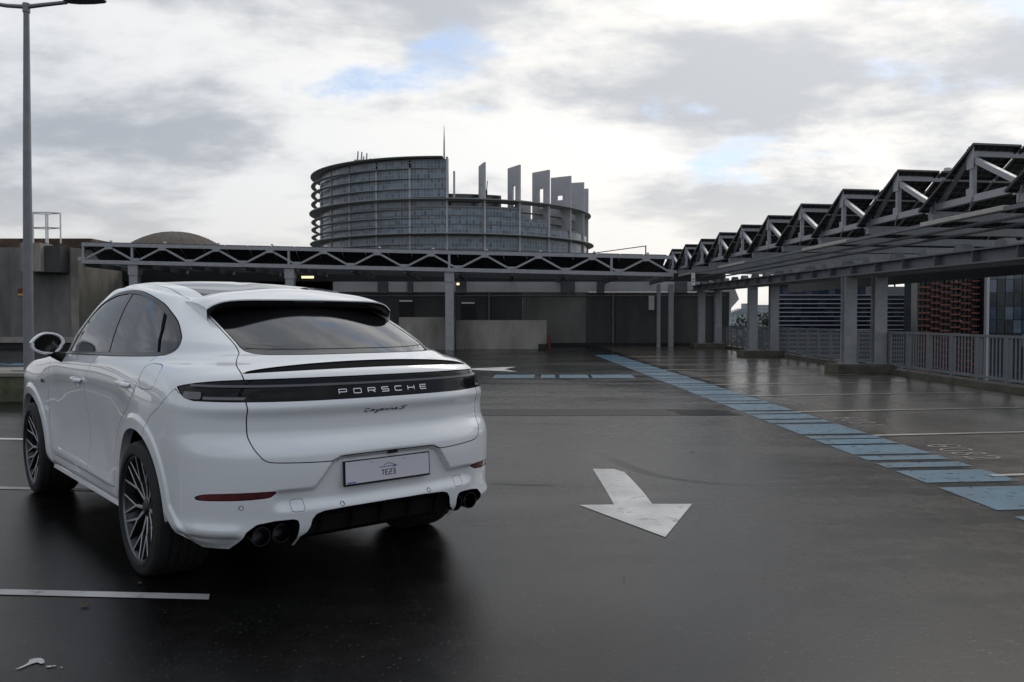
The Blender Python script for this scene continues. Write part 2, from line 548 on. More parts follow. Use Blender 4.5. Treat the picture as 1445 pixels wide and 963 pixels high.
def strip_x(y):
    return 3.74 - .015 * y
STRIP = [(5.2, 6.05), (6.26, 7.10), (7.31, 7.88), (8.05, 8.31), (8.47, 8.72), (8.83, 9.46), (9.55, 9.92), (9.98, 10.22), (10.38, 11.33), (11.5, 11.82), (11.95, 12.5), (12.62, 12.86)]
y = 13.05
pat = [.95, .14, .34, .12, .62, .10, .30, .14]
k = 0
while y < 33:
    STRIP.append((y, min(y + pat[k % 8], 33)))
    y += pat[k % 8] + pat[(k + 1) % 8]
    k += 2
BS = tag(empty('blue_strip', (4.1, 6, 0)), 'long band of blue painted blocks along the right-hand bays', 'floor marking')
for a, b in STRIP:
    sl = .10 * .88
    flat('blue_block', [(strip_x(a) - 4.1, a - 6), (strip_x(a) + .88 - 4.1, a - 6 + sl), (strip_x(b) + .88 - 4.1, b - 6 + sl), (strip_x(b) - 4.1, b - 6)], M['blue_paint'], .004, BS)
CS = tag(empty('blue_cross_strip', (0, 20, 0)), 'dashed blue band crossing the lane behind the car', 'floor marking')
for a, b in ((-9.0, -6.6), (-6.3, -4.9), (-4.6, -2.2), (-1.9, -1.0), (-.45, .56), (.72, 1.07), (1.18, 1.90), (1.98, 3.02)):
    flat('blue_block', [(a - .03, .2), (b - .03, .2), (b + .03, 1.4), (a + .03, 1.4)], M['blue_paint'], .004, CS)
LS = tag(empty('blue_strip', (-15, 26, 0)), 'pale blue stripe on the floor behind the lamp post', 'floor marking')
for a, b in ((-17, -9), (-8.6, -1.2), (-.9, 1.8)):
    flat('blue_block', [(a, .85 - a * .065), (b, .85 - b * .065), (b, -.35 - b * .065), (a, -.35 - a * .065)], M['blue_paint'], .004, LS)
ORD = ['nearest', 'second nearest', 'third nearest', 'fourth nearest', 'fifth nearest', 'sixth nearest', 'seventh nearest', 'eighth nearest', 'ninth nearest', 'farthest']
ys = [7.59 + 2.63 * k for k in range(10)]
for k, y0 in enumerate(ys):
    xs_ = strip_x(y0) + (.86 if k else .76)
    w = .085
    o = flat('bay_line', [(xs_, y0), (8.9, y0 + .155 * (8.9 - xs_)), (8.9, y0 + w + .155 * (8.9 - xs_)), (xs_, y0 + w)], M['bay_paint'], .008)
    tag(o, 'white line between right-hand bays, %s to the camera' % ORD[k] if k < 9 else 'white line between right-hand bays, farthest by the wall', 'floor line', 'white lines of the right-hand bays')
# painted bay numbers (read from the lane: tops point into the bay)
DG = {'0': [[(.5 + .5 * math.cos(a), .5 + .5 * math.sin(a)) for a in np.linspace(0, 2 * math.pi, 15)]],
      '6': [[(.95, .9), (.7, 1.0), (.3, .9), (.05, .55), (.05, .3), (.3, .02), (.7, .02), (.95, .28), (.75, .52), (.35, .52), (.07, .35)]],
      '8': [[(.5, .52), (.15, .68), (.2, .92), (.5, 1.0), (.8, .92), (.85, .68), (.5, .52), (.1, .3), (.2, .05), (.5, 0), (.8, .05), (.9, .3), (.5, .52)]],
      '1': [[(.25, .8), (.55, 1.0), (.55, 0)]],
      '2': [[(.05, .75), (.2, .97), (.6, 1.0), (.9, .8), (.8, .5), (.05, .02), (.98, .02)]],
      '7': [[(.05, 1.0), (.95, 1.0), (.4, 0)]],
      '9': [[(.93, .65), (.7, .48), (.3, .48), (.05, .72), (.3, .98), (.7, .98), (.95, .7), (.93, .45), (.7, .1), (.3, 0), (.08, .1)]],
      '5': [[(.9, 1), (.15, 1), (.08, .55), (.55, .62), (.92, .4), (.85, .12), (.5, 0), (.05, .1)]]}
for k, num in enumerate(('6082', '6081', '6080', '6079', '6078', '6077')):
    y0 = 9.50 + 2.63 * k
    x0 = 4.70 - .015 * (y0 - 9.5)
    mb = MB()
    for i, ch in enumerate(num):
        for st in DG[ch]:
            mb.stroke([(y0 - i * .265 - a * .185, x0 + b * .36) for a, b in st], .030, .001, lambda a, b, h: (b, a + .155 * (b - x0), .004 + h))
    o = mb.build('bay_number', M['number_paint'])
    tag(o, 'painted bay number beside the blue strip in the %s right-hand bay' % ORD[k], 'floor number', 'painted bay numbers')

# repair band across the lane with a wet patch, tyre marks
M['band'] = mat('repair_band', (.009, .009, .009), .34, var=.3, vscale=3, spec=.05)
M['wet'] = mat('wet_patch', (.004, .004, .004), .30, spec=.02, var=.3, vscale=3)
M['skid'] = mat('tyre_mark', (.0065, .0065, .0065), .30, spec=.05)
o = flat('repair_band', [(-4.0, 12.35), (3.45, 12.42), (3.45, 13.28), (-4.0, 13.3)], M['band'], .003)
tag(o, 'darker repair strip across the lane behind the car', 'floor repair')
o = flat('wet_patch', [(2.42, 13.2), (2.55, 12.95), (2.5, 12.7), (2.62, 12.45), (2.9, 12.42), (3.3, 12.47), (3.42, 12.6), (3.30, 12.75), (3.38, 12.95), (3.1, 13.2), (2.75, 13.12)], M['wet'], .006)
tag(o, 'black wet patch at the end of the repair strip', 'wet patch')
def ribbon(pts, w, parent, z=.0055):
    P = smooth_pts(pts); mb = MB(); n = len(P)
    for k in range(n - 1):
        a, b = Vector(P[k]), Vector(P[k + 1])
        d = (b - a).normalized(); s = Vector((-d.y, d.x))
        w0 = w * math.sin(math.pi * (k + .15) / (n - .7)) ; w1 = w * math.sin(math.pi * (k + 1.15) / (n - .7))
        mb.poly([(a.x - s.x * w0, a.y - s.y * w0, z), (b.x - s.x * w1, b.y - s.y * w1, z), (b.x + s.x * w1, b.y + s.y * w1, z), (a.x + s.x * w0, a.y + s.y * w0, z)])
    mb.build('streak', M['skid'], parent, fix=False)
def smooth_pts(p, n=8):
    out = []
    m = len(p)
    for k in range(m - 1):
        q = [Vector(p[min(max(k + d, 0), m - 1)]) for d in (-1, 0, 1, 2)]
        for j in range(n):
            t = j / n
            out.append(tuple(.5 * (2 * q[1] + (q[2] - q[0]) * t + (2 * q[0] - 5 * q[1] + 4 * q[2] - q[3]) * t * t + (3 * q[1] - q[0] - 3 * q[2] + q[3]) * t ** 3)))
    return out + [p[-1]]
TM = tag(empty('tyre_mark', (0, 0, 0)), 'curved dark tyre mark passing the arrow shaft', 'tyre mark', 'tyre marks on the lane')
for k in range(3):
    ribbon([(.88 + .04 * k, 9.1), (1.04 + .05 * k, 8.3), (1.3 + .04 * k, 7.66), (1.75, 7.28 + .03 * k), (2.2, 7.2)], .004, TM)
TM = tag(empty('tyre_mark', (0, 0, 0)), 'short dark tyre mark beside the rear bumper', 'tyre mark', 'tyre marks on the lane')
ribbon([(-.25, 7.30), (.1, 7.23), (.45, 7.21)], .010, TM)
# a few fallen leaves
M['leaf'] = mat('dry_leaf', (.11, .06, .025), .8, var=.4, vscale=60)
for k, (x, y, r, a) in enumerate(((-2.14, 4.16, .030, .4), (-2.02, 4.51, .022, 1.9), (-2.20, 4.46, .012, 2.4), (1.95, 9.0, .04, .2), (.62, 4.6, .012, 1.0), (1.3, 10.9, .02, .3))):
    mb = MB()
    rim = [(r * c * math.cos(a) - r * .5 * s * math.sin(a), r * c * math.sin(a) + r * .5 * s * math.cos(a)) for c, s in ((1, 0), (.5, .7), (-.3, .8), (-1, .1), (-.4, -.8), (.4, -.6))]
    c0 = (x, y, .012)
    for i in range(6):
        p, q = rim[i], rim[(i + 1) % 6]
        mb.poly([c0, (x + p[0], y + p[1], .006 + .008 * (i % 2)), (x + q[0], y + q[1], .006 + .008 * ((i + 1) % 2))])
    tag(mb.build('fallen_leaf', M['leaf']), ('brown leaf below the nearest bay line', 'brown leaf just above the nearest bay line', 'tiny brown leaf scrap left of the rear wheel', 'brown leaf on the lane near the blue strip', 'tiny leaf scrap in the foreground', 'small leaf on the lane beyond the arrow')[k], 'leaf', 'fallen leaves')

# ---------------------------------------------------------------- back canopy: lattice truss, sloping a little to the right
def tz(x, top=False):
    return (4.50 if top else 3.72) - .0222 * (x + 6.2)
BC = tag(empty('solar_canopy', (-6.2, 38, 0)), 'long grey lattice-truss solar canopy across the back of the deck', 'canopy')
def rel(p):
    return (p[0] + 6.2, p[1] - 38, p[2])
def cbar(name, a, b, w, h, m, parent=BC):
    mb = MB(); mb.bar(rel(a), rel(b), w, h)
    return mb.build(name, m, parent)
XL, XR = -19.45, 7.3
cbar('top_chord', (XL, 38, tz(XL, 1)), (XR, 38, tz(XR, 1)), .14, .16, M['galv'])
cbar('bottom_chord', (XL, 38, tz(XL)), (XR, 38, tz(XR)), .16, .17, M['galv'])
step = 2.43
nodes = [XL + step * k for k in range(12)]
for k, x in enumerate(nodes[:-1]):
    xm = x + step / 2
    cbar('diagonal', (x + .05, 38, tz(x) + .08), (xm, 38, tz(xm, 1) - .08), .085, .085, M['galv'])
    cbar('diagonal', (xm, 38, tz(xm, 1) - .08), (x + step - .05, 38, tz(x + step) + .08), .085, .085, M['galv'])
for x in (-19.4, -17.19, -10.1, -2.84, 4.5):
    cbar('truss_post', (x, 38, tz(x) + .09), (x, 38, tz(x, 1) - .08), .10, .10, M['galv'])
for k, x in enumerate(nodes):
    mb = MB(); mb.box(x + 6.2 - .17, x + 6.2 + .17, -.092, -.081, tz(x) + .06, tz(x) + .20); mb.build('gusset_plate', M['galv'], BC)
    if k < len(nodes) - 1:
        xm = x + step / 2
        mb = MB(); mb.box(xm + 6.2 - .17, xm + 6.2 + .17, -.083, -.072, tz(xm, 1) - .20, tz(xm, 1) - .06); mb.build('gusset_plate', M['galv'], BC)
for x in (-17.19, -10.1, -2.84):
    mb = MB()
    mb.box(x + 6.2 - .19, x + 6.2 + .19, .06, .42, 0, tz(x) - .55)
    mb.box(x + 6.2 - .22, x + 6.2 + .22, .02, .46, tz(x) - .55, tz(x) - .10)
    mb.build('column', M['galv'], BC)
# solar modules: high edge over the truss, falling away from us, in rows
def module_mesh(name, w, l):
    mb = MB(); mb.box(-w / 2, w / 2, 0, l, -.02, .0)
    o = mb.build(name, M['pv'], None)
    me = o.data; bpy.data.objects.remove(o)
    fr = MB(); t = .035
    fr.box(-w / 2, w / 2, -.001, t, -.045, .004); fr.box(-w / 2, w / 2, l - t, l + .001, -.045, .004)
    fr.box(-w / 2 - .001, -w / 2 + t, t, l - t, -.045, .004); fr.box(w / 2 - t, w / 2 + .001, t, l - t, -.045, .004)
    fr.box(-w / 2 + t, w / 2 - t, l / 2 - .012, l / 2 + .012, -.04, -.021)
    o = fr.build(name + '_frame', M['pv_frame'], None)
    mf = o.data; bpy.data.objects.remove(o)
    return me, mf
PV, PVF = module_mesh('solar_module', 1.02, 1.72)
for r in range(3):
    y0 = 38.05 + 2.05 * r
    for k in range(25):
        x = XL + .62 + 1.055 * k
        if x > XR + .3: break
        z = tz(x, 1) + .12
        o = link('solar_module', PV, None, BC)
        o.location = rel((x, y0, z)); o.rotation_euler = (rad(-27), rad(1.27), 0)
        f_ = link('module_frame', PVF, None, o)
    cbar('purlin', (XL, y0 + .06, tz(XL, 1) + .02), (XR, y0 + .06, tz(XR, 1) + .02), .06, .12, M['galv_dark'])
    cbar('purlin', (XL, y0 + 1.50, tz(XL) + .02), (XR, y0 + 1.50, tz(XR) + .02), .08, .14, M['galv_dark'])
for k, x in enumerate(nodes):
    cbar('cross_beam', (x, 38.1, tz(x) - .10), (x, 44.0, tz(x) - .10), .14, .22, M['galv_dark'])
mb = MB()
for x in np.arange(XL + .7, XR, 2.43):
    pass
for k in range(11):
    x = XL + 1.3 + 2.43 * k
    mb = MB(); mb.box(x + 6.2 - .05, x + 6.2 + .05, -.03, .06, tz(x, 1) + .13, tz(x, 1) + .20)
    mb.build('ridge_clamp', M['cladding'], BC)
mb = MB(); mb.bar(rel((3.6, 38.3, tz(3.6, 1) + .12)), rel((6.1, 38.3, tz(6.1, 1) + .52)), .04, .04); mb.build('inspection_rail', M['galv_dark'], BC)
mb = MB(); mb.bar(rel((6.1, 38.3, tz(6.1, 1) + .02)), rel((6.1, 38.3, tz(6.1, 1) + .54)), .05, .05); mb.build('rail_post', M['galv_dark'], BC)
# roofed zone behind: slab, walls
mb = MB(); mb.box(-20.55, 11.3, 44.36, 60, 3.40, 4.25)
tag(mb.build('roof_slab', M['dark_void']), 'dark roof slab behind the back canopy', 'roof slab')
BW = tag(empty('back_wall', (0, 44, 0)), 'dark concrete wall closing the deck under the back canopy', 'wall')
def wpart(name, x0, x1, y0, y1, z0, z1, m, parent=BW):
    mb = MB(); mb.box(x0, x1, y0 - 44, y1 - 44, z0, z1)
    return mb.build(name, m, parent)
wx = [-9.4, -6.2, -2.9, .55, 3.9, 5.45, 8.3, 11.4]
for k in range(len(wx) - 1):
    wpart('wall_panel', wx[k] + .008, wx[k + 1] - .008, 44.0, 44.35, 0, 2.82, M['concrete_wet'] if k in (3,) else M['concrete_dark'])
for a, b in ((-9.4, -7.05), (-6.5, -5.5), (-5.2, -2.95), (-2.4, 2.55), (3.3, 4.45), (4.85, 5.6), (5.6, 8.55), (9.2, 11.55)):
    wpart('clerestory_panel', a, b, 44.05, 44.3, 2.84, 3.37, M['cladding'])
for a, b in ((-7.03, -6.52), (-5.48, -5.22), (-2.93, -2.42), (2.57, 3.28), (4.47, 4.83), (8.57, 9.18)):
    wpart('beam_end', a, b, 43.9, 44.3, 2.78, 3.39, M['galv_dark'])
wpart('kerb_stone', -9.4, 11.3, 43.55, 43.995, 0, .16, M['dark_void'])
mb = MB(); mb.prism([(11.58, 3.40), (11.95, 2.45), (11.55, 2.0), (11.42, 1.1), (11.45, 3.40)], 'y', .1, 8)
mb.build('end_cladding', M['cladding'], BW)
for x in (-8.7, -1.2, 5.3, 10.6):
    mb = MB(); mb.tube([(x, -.07, .02), (x, -.07, 2.76)], .05, 8); mb.build('downpipe', M['galv_dark'], BW, smooth=50)
mb = MB(); mb.tube([(-9.3, -.05, 2.62), (11.2, -.05, 2.62)], .03, 6); mb.build('conduit', M['galv_dark'], BW)
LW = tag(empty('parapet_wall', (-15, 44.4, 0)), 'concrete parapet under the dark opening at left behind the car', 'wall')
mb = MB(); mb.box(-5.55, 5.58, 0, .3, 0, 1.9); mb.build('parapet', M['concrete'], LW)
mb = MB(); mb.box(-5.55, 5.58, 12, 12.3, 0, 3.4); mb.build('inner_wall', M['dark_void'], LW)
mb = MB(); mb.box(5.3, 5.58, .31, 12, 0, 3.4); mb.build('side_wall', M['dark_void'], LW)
for x0, x1, y0, y1, h_, nm in ((-5.2, -2.64, 38.55, 38.85, 1.50, 'pale concrete low wall left of the middle column'), (-2.62, 1.62, 39.2, 39.6, 1.36, 'weathered concrete low wall right of the middle column')):
    mb = MB(); mb.box(x0, x1, y0, y1, 0, h_)
    tag(mb.build('low_wall', M['concrete_pale'], bevel=.01), nm, 'wall', 'low concrete walls under the canopy')
for x, z, lab in ((-5.55, 2.36, 'white wall lamp left of the middle canopy column'), (-2.3, 2.25, 'white wall lamp right of the middle canopy column')):
    o = tag(empty('wall_lamp', (x, 43.9, z)), lab, 'lamp', 'unlit wall lamps')
    mb = MB(); mb.box(-.34, .34, -.06, .06, -.04, .04); mb.build('lamp_tube', M['white_bar'], o)
    mb = MB(); mb.box(-.36, .36, .0, .09, -.95, -.10); mb.build('lamp_panel', M['dark_void'], o)
for x, z, l, lab in ((-10.1 + .72, 3.33, .27, 'lit warm strip lamp hanging by the canopy column above the car'), (-2.84 + .36, 3.02, .06, 'small lit lamp beside the middle canopy column')):
    o = tag(empty('strip_lamp', (x, 38.5, z)), lab, 'lamp', 'lit canopy lamps')
    mb = MB(); mb.box(-l - .03, l + .03, -.05, .05, .05, .10); mb.build('lamp_case', M['cream'], o)
    mb = MB(); mb.box(-l, l, -.045, .045, -.045, .049); mb.build('lamp_tube', M['lit'], o)
    mb = MB(); mb.box(-.01, .01, -.01, .01, .1, .45); mb.build('hanger', M['galv_dark'], o)
for x, w in ((7.52, .17), (8.15, .25)):
    mb = MB()
    mb.box(x - w / 2, x + w / 2, 42.9, 42.92, 0, 3.2); mb.box(x - w / 2, x + w / 2, 43.10, 43.12, 0, 3.2); mb.box(x - .012, x + .012, 42.92, 43.10, 0, 3.2)
    tag(mb.build('steel_post', M['galv']), 'slim steel post at the far corner, %s of the pair' % ('thinner left' if x < 8 else 'wider right'), 'post', 'steel posts at the far corner')
mb = MB(); mb.box(7.15, 7.42, 43.7, 43.98, 1.88, 2.62)
tag(mb.build('fuse_box', M['cladding'], bevel=.01), 'pale grey cabinet fixed high on the far wall', 'cabinet')
o = tag(empty('red_post', (1.72, 38.8, 0)), 'thin red marker post at the end of the low wall', 'post')
mb = MB(); mb.tube([(0, 0, 0), (0, 0, .62)], .07, 10); mb.build('post_body', M['red'], o, smooth=50)
mb = MB(); mb.tube([(0, 0, .621), (0, 0, .66)], .055, 10); mb.build('post_cap', M['red'], o, smooth=50)
mb = MB(); mb.box(-.5, -.12, -.15, .15, 0, .26); tag(mb.build('rubber_block', M['dark_void'], bevel=.02, loc=(1.72, 38.8, 0)), 'black block on the floor beside the red post', 'block')
o = tag(empty('hanging_sign', (7.78, 36, 0)), 'narrow white hanging sign with two blue marks at canopy corner', 'sign')
mb = MB(); mb.box(-.08, .08, -.01, .01, 2.86, 3.40); mb.build('sign_board', M['white_bar'], o)
for z in (2.99, 3.10):
    mb = MB(); mb.hexa([(-.05, -.014, z), (.04, -.014, z + .012), (.04, -.0105, z + .012), (-.05, -.0105, z), (-.04, -.014, z + .04), (.05, -.014, z + .052), (.05, -.0105, z + .052), (-.04, -.0105, z + .04)]); mb.build('sign_mark', M['sign_blue'], o)

# ---------------------------------------------------------------- right canopy: saw-tooth solar roof along the bays
def cx_(y): return 9.1 - .025 * y
def rz(y): return .007 * (y - 16)
RC = tag(empty('solar_canopy', (8.7, 16, 0)), 'saw-tooth solar canopy on steel columns along the right side', 'canopy')
def rr(p): return (p[0] - 8.7, p[1] - 16, p[2])
def rbar(name, a, b, w, h, m, parent=RC, up=(0, 0, 1)):
    mb = MB(); mb.bar(rr(a), rr(b), w, h, up)
    return mb.build(name, m, parent)
PV2, PV2F = module_mesh('solar_module', 1.02, .93)
YN0, YN1 = 11.46, 43.8
rbar('bottom_chord', (cx_(YN0), YN0, 3.70 + rz(YN0)), (cx_(YN1), YN1, 3.70 + rz(YN1)), .12, .13, M['galv'])
XFAR = 15.4
for n in range(-1, 10):
    yp = 15.9 + 2.9 * n; yf = yp + 1.27; yn = yp - 1.55
    zb, zt_ = 3.74, 4.60
    for X0_ in (0.0, 5.6):
        x = cx_(yp) + X0_
        rbar('rafter', (x, yf - .05, zb + rz(yf)), (x, yp, zt_ + rz(yp)), .09, .09, M['galv'])
        rbar('strut', (x, yp - .02, zt_ - .02 + rz(yp)), (x, yp - .02, zb + .02 + rz(yp)), .09, .09, M['galv'], up=(0, 1, 0))
        rbar('brace', (x, yp - .04, zt_ - .16 + rz(yp)), (x, yn + .08, zb + .06 + rz(yn)), .09, .10, M['galv'])
    for yq, zq, w_, h_ in ((yn + .02, zb - .02, .20, .13), (yp - .02, zt_ - .14, .12, .20), (yp - .02, zb + .03, .12, .13)):
        xq = cx_(yq) - .062
        mb = MB(); mb.box(-.006, .006, -w_, w_, -h_, h_); mb.build('gusset_plate', M['galv'], RC, loc=rr((xq, yq, zq + rz(yq))))
    x = cx_(yp)
    sl = -.17                                             # beams run square to the bays' lines
    def over(xx): return .17 * (xx - x)
    rbar('ridge_beam', (x - .05, yp + .03, zt_ + .0 + rz(yp)), (XFAR, yp + .03 + over(XFAR), zt_ + rz(yp)), .07, .19, M['galv'])
    rbar('cross_beam', (x - .05, yn, 3.53 + rz(yn)), (XFAR, yn + over(XFAR), 3.53 + rz(yn)), .12, .19, M['galv'])
    ang = math.atan2((zt_ - zb), (yf - yp))
    for k in range(6):
        xm = x + .42 + 1.075 * k
        for h_ in (0, .985):
            o = link('solar_module', PV2, None, RC)
            o.location = rr((xm - h_ * math.cos(ang) * math.sin(rad(9.6)), yp - .14 + over(xm) + h_ * math.cos(ang) * math.cos(rad(9.6)), zt_ + .125 + rz(yp) - h_ * math.sin(ang)))
            o.rotation_euler = (-ang, 0, rad(9.6))
            link('module_frame', PV2F, None, o)
    mb = MB(); mb.box(-.06, .06, -.05, .05, 0, .07); mb.build('ridge_clamp', M['cladding'], RC, loc=rr((x + 1.15, yp - .10 + .2, zt_ + .13 + rz(yp))))
rbar('edge_beam', (15.5, 9, 3.0), (15.2, 46, 3.15), .15, .60, M['pv_frame'])
def bz(y): return 2.47 + .0125 * (y - 14.8)
for dx in (8.93, 9.75):
    mb = MB()
    for (u0, u1, v0, v1) in ((-.17, .17, 0, .03), (-.17, .17, .25, .28), (-.02, .02, .03, .25)):
        a = (dx + .006 * (9 - 16), 9); b = (dx + .006 * (42 - 16), 42)
        mb.hexa([rr((a[0] + u0, 9, bz(9) + v0)), rr((a[0] + u1, 9, bz(9) + v0)), rr((b[0] + u1, 42, bz(42) + v0)), rr((b[0] + u0, 42, bz(42) + v0)),
                 rr((a[0] + u0, 9, bz(9) + v1)), rr((a[0] + u1, 9, bz(9) + v1)), rr((b[0] + u1, 42, bz(42) + v1)), rr((b[0] + u0, 42, bz(42) + v1))])
    mb.build('main_beam', M['galv_dark'], RC)
    for y in np.arange(10.2, 42, 1.45):
        x = dx + .006 * (y - 16)
        mb = MB(); mb.box(x - .165 - 8.7, x - .022 - 8.7, y - 16 - .008, y - 16 + .008, bz(y) + .032, bz(y) + .248)
        mb.build('stiffener', M['galv_dark'], RC)
        mb = MB(); mb.hexa([rr((x - .10, y + .35, bz(y) + .281)), rr((x + .10, y + .35, bz(y) + .281)), rr((x + .10, y + .85, bz(y) + .281)), rr((x - .10, y + .85, bz(y) + .281)),
                            rr((x - .10, y + .50, bz(y) + .42)), rr((x + .10, y + .50, bz(y) + .42)), rr((x + .10, y + .70, bz(y) + .42)), rr((x - .10, y + .70, bz(y) + .42))])
        mb.build('bearing', M['galv_dark'], RC)
for yc in (12.6, 22.1, 31.4, 40.4):
    dxx = .012 * (yc - 22)
    for x0 in (8.75, 9.55):
        x0 += dxx
        mb = MB()
        mb.box(x0 + .03 - 8.7, x0 + .35 - 8.7, yc - 16, yc - 16 + .03, .27, bz(yc) - .01); mb.box(x0 + .03 - 8.7, x0 + .35 - 8.7, yc - 16 + .25, yc - 16 + .28, .27, bz(yc) - .01)
        mb.box(x0 + .175 - 8.7, x0 + .205 - 8.7, yc - 16 + .03, yc - 16 + .25, .27, bz(yc) - .01)
        mb.box(x0 - .03 - 8.7, x0 + .41 - 8.7, yc - 16 - .03, yc - 16 + .40, .24, .27)
        mb.build('column', M['galv'], RC)
    mb = MB(); mb.box(8.48 + dxx - 8.7, 10.0 + dxx - 8.7, yc - .38 - 16, yc + .62 - 16, 0, .24)
    mb.build('plinth', M['plinth'], RC, bevel=.02)
# cable tray and strip light housings under the canopy's edge
mb = MB(); mb.bar(rr((8.42, 10, 3.27)), rr((7.98, 40, 3.46)), .10, .07); CT = mb.build('cable_tray', M['galv_dark'], RC)
for k, (y0, y1) in enumerate(((11.2, 12.7), (14.2, 17.0), (20.6, 23.6), (29.2, 32.6), (37.5, 40))):
    def pt(y): return (8.42 - .44 * (y - 10) / 30, y, 3.27 + .19 * (y - 10) / 30 + .02)
    mb = MB(); mb.bar(rr(pt(y0)), rr(pt(y1)), .13, .085); mb.build('light_housing', M['cream'], RC, bevel=.01)
for y in np.arange(11, 40, 1.45):
    q = pt(y)
    mb = MB(); mb.tube([rr((q[0], y, q[2] + .02)), rr((q[0] + .06, y, 3.66 + rz(y)))], .012, 6); mb.build('tray_hanger', M['galv_dark'], RC)
for off in (.75, 1.6):
    mb = MB(); mb.tube([rr((8.45 + off, 10, 3.26)), rr((8.2 + off, 40, 3.40))], .035, 8); mb.build('conduit', M['galv_dark'], RC)

LC = copy_tree(RC)
LC.location = (-34, 24, 0); LC.rotation_euler = (0, 0, math.pi)
tag(LC, 'second saw-tooth canopy off to the left, mirrored in the side windows', 'canopy')

# ---------------------------------------------------------------- railing along the right edge
def rx(y): return 9.81 + .0244 * (y - 16)
RL = tag(empty('railing', (9.8, 16, 0)), 'grey steel railing of upright bars along the right edge', 'railing')
def q3(p): return (p[0] - 9.8, p[1] - 16, p[2])
Y0, Y1 = 10.0, 42.3
mb = MB(); mb.bar(q3((rx(Y0), Y0, 1.08)), q3((rx(Y1), Y1, 1.08)), .07, .05); mb.build('top_rail', M['rail'], RL)
mb = MB(); mb.bar(q3((rx(Y0), Y0, .22)), q3((rx(Y1), Y1, .22)), .05, .05); mb.build('bottom_rail', M['rail'], RL)
pb = None; pp = None
k = 0; y = Y0
while y < Y1:
    if k % 8 == 0:
        if pp is None:
            mb = MB(); mb.box(-.03, .03, -.055, .055, .10, 1.055); pp = mb.build('post', M['rail'], RL)
            pp.location = q3((rx(y), y, 0))
        else:
            inst(pp, 'post', RL, q3((rx(y), y, 0)))
    else:
        if pb is None:
            mb = MB(); mb.box(-.006, .006, -.022, .022, .245, 1.055); pb = mb.build('bar', M['rail'], RL)
            pb.location = q3((rx(y), y, 0))
        else:
            inst(pb, 'bar', RL, q3((rx(y), y, 0)))
    y += .137; k += 1
mb = MB(); mb.hexa([(rx(8) - .12, 8, 0), (rx(8) + .35, 8, 0), (rx(42.4) + .35, 42.4, 0), (rx(42.4) - .12, 42.4, 0), (rx(8) - .12, 8, .12), (rx(8) + .35, 8, .12), (rx(42.4) + .35, 42.4, .12), (rx(42.4) - .12, 42.4, .12)])
tag(mb.build('edge_kerb', M['plinth']), 'low dark kerb under the railing along the right edge', 'kerb')

# ---------------------------------------------------------------- left: concrete stair block, lamp post, mossy kerb
SB = tag(empty('stair_block', (-24, 40, 0)), 'grey concrete stair block with rusty roof edge at the left', 'building')
def sb(name, x0, x1, y0, y1, z0, z1, m, bevel=0):
    mb = MB(); mb.box(x0 + 24, x1 + 24, y0 - 40, y1 - 40, z0, z1)
    return mb.build(name, m, SB, bevel=bevel)
sb('wall', -34, -23.95, 40.25, 52, 0, 4.85, M['concrete'])
sb('wall', -23.94, -21.0, 40.0, 52, 0, 4.83, M['concrete'])
sb('wall', -20.99, -20.62, 39.9, 52, 0, 4.80, M['concrete_pale'])
sb('roof_edge', -34, -20.2, 40.3, 52, 4.86, 5.28, M['rust'])
sb('ledge', -34, -20.65, 39.4, 39.995, .30, .56, M['concrete_pale'])
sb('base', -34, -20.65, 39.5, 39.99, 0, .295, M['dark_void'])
sb('duct_box', -22.8, -21.85, 38.9, 39.98, 3.62, 4.95, M['concrete_pale'], .02)
sb('duct_box', -21.84, -21.1, 39.2, 39.98, 3.60, 4.84, M['concrete_dark'], .02)
CG = empty('roof_guard', (1.9, -.4, 4.98), 0, SB)
pts = [(-.75, 0), (-.30, -.3), (.0, .4), (.30, -.3), (.82, 0)]
for x, yy in pts:
    mb = MB(); mb.tube([(x, yy, 0), (x, yy, 1.42)], .035, 8); mb.build('guard_post', M['white_bar'], CG, smooth=50)
for z in (1.42, .72):
    for a, b in ((0, 1), (1, 3), (3, 4), (0, 2), (2, 4)):
        mb = MB(); mb.tube([(*pts[a], z), (*pts[b], z)], .022, 6); mb.build('guard_rail', M['galv'], CG, smooth=50)
o = tag(empty('safety_sign', (-23.35, 39.97, 0)), 'small red and yellow sign on the left concrete wall', 'sign')
mb = MB(); mb.box(-.19, .19, -.02, .02, 2.63, 2.87); mb.build('sign_board', M['red'], o)
mb = MB(); mb.box(-.19, .19, -.02, .02, 2.53, 2.628); mb.build('sign_strip', M['yellow'], o)
KB = tag(empty('mossy_kerb', (-10, 14.4, 0)), 'low mossy concrete planter kerb behind the front of the car', 'kerb')
mb = MB(); mb.box(-8, 2.0, 0, 1.4, .0, .44); mb.build('kerb_body', M['mossy'], KB, bevel=.015)
mb = MB(); mb.box(-8.02, 2.02, -.03, 1.43, .441, .505); mb.build('kerb_top', M['concrete_pale'], KB, bevel=.01)
LP = tag(empty('lamp_post', (-8.66, 15.0, .505)), 'tall grey twin-arm lamp post at the left edge', 'lamp post')
mb = MB(); mb.tube([(0, 0, 0), (0, 0, .9), (.02, 0, 3.5), (.05, 0, 6.40)], [.088, .085, .070, .048], 16); mb.build('pole', M['post_grey'], LP, smooth=50)
mb = MB(); mb.box(-.2, .2, -.2, .2, 0, .03); mb.build('base_plate', M['galv'], LP)
mb = MB(); mb.tube([(.05, 0, 6.36), (.05, 0, 6.52)], [.062, .062], 14); mb.build('collar', M['post_grey'], LP, smooth=50)
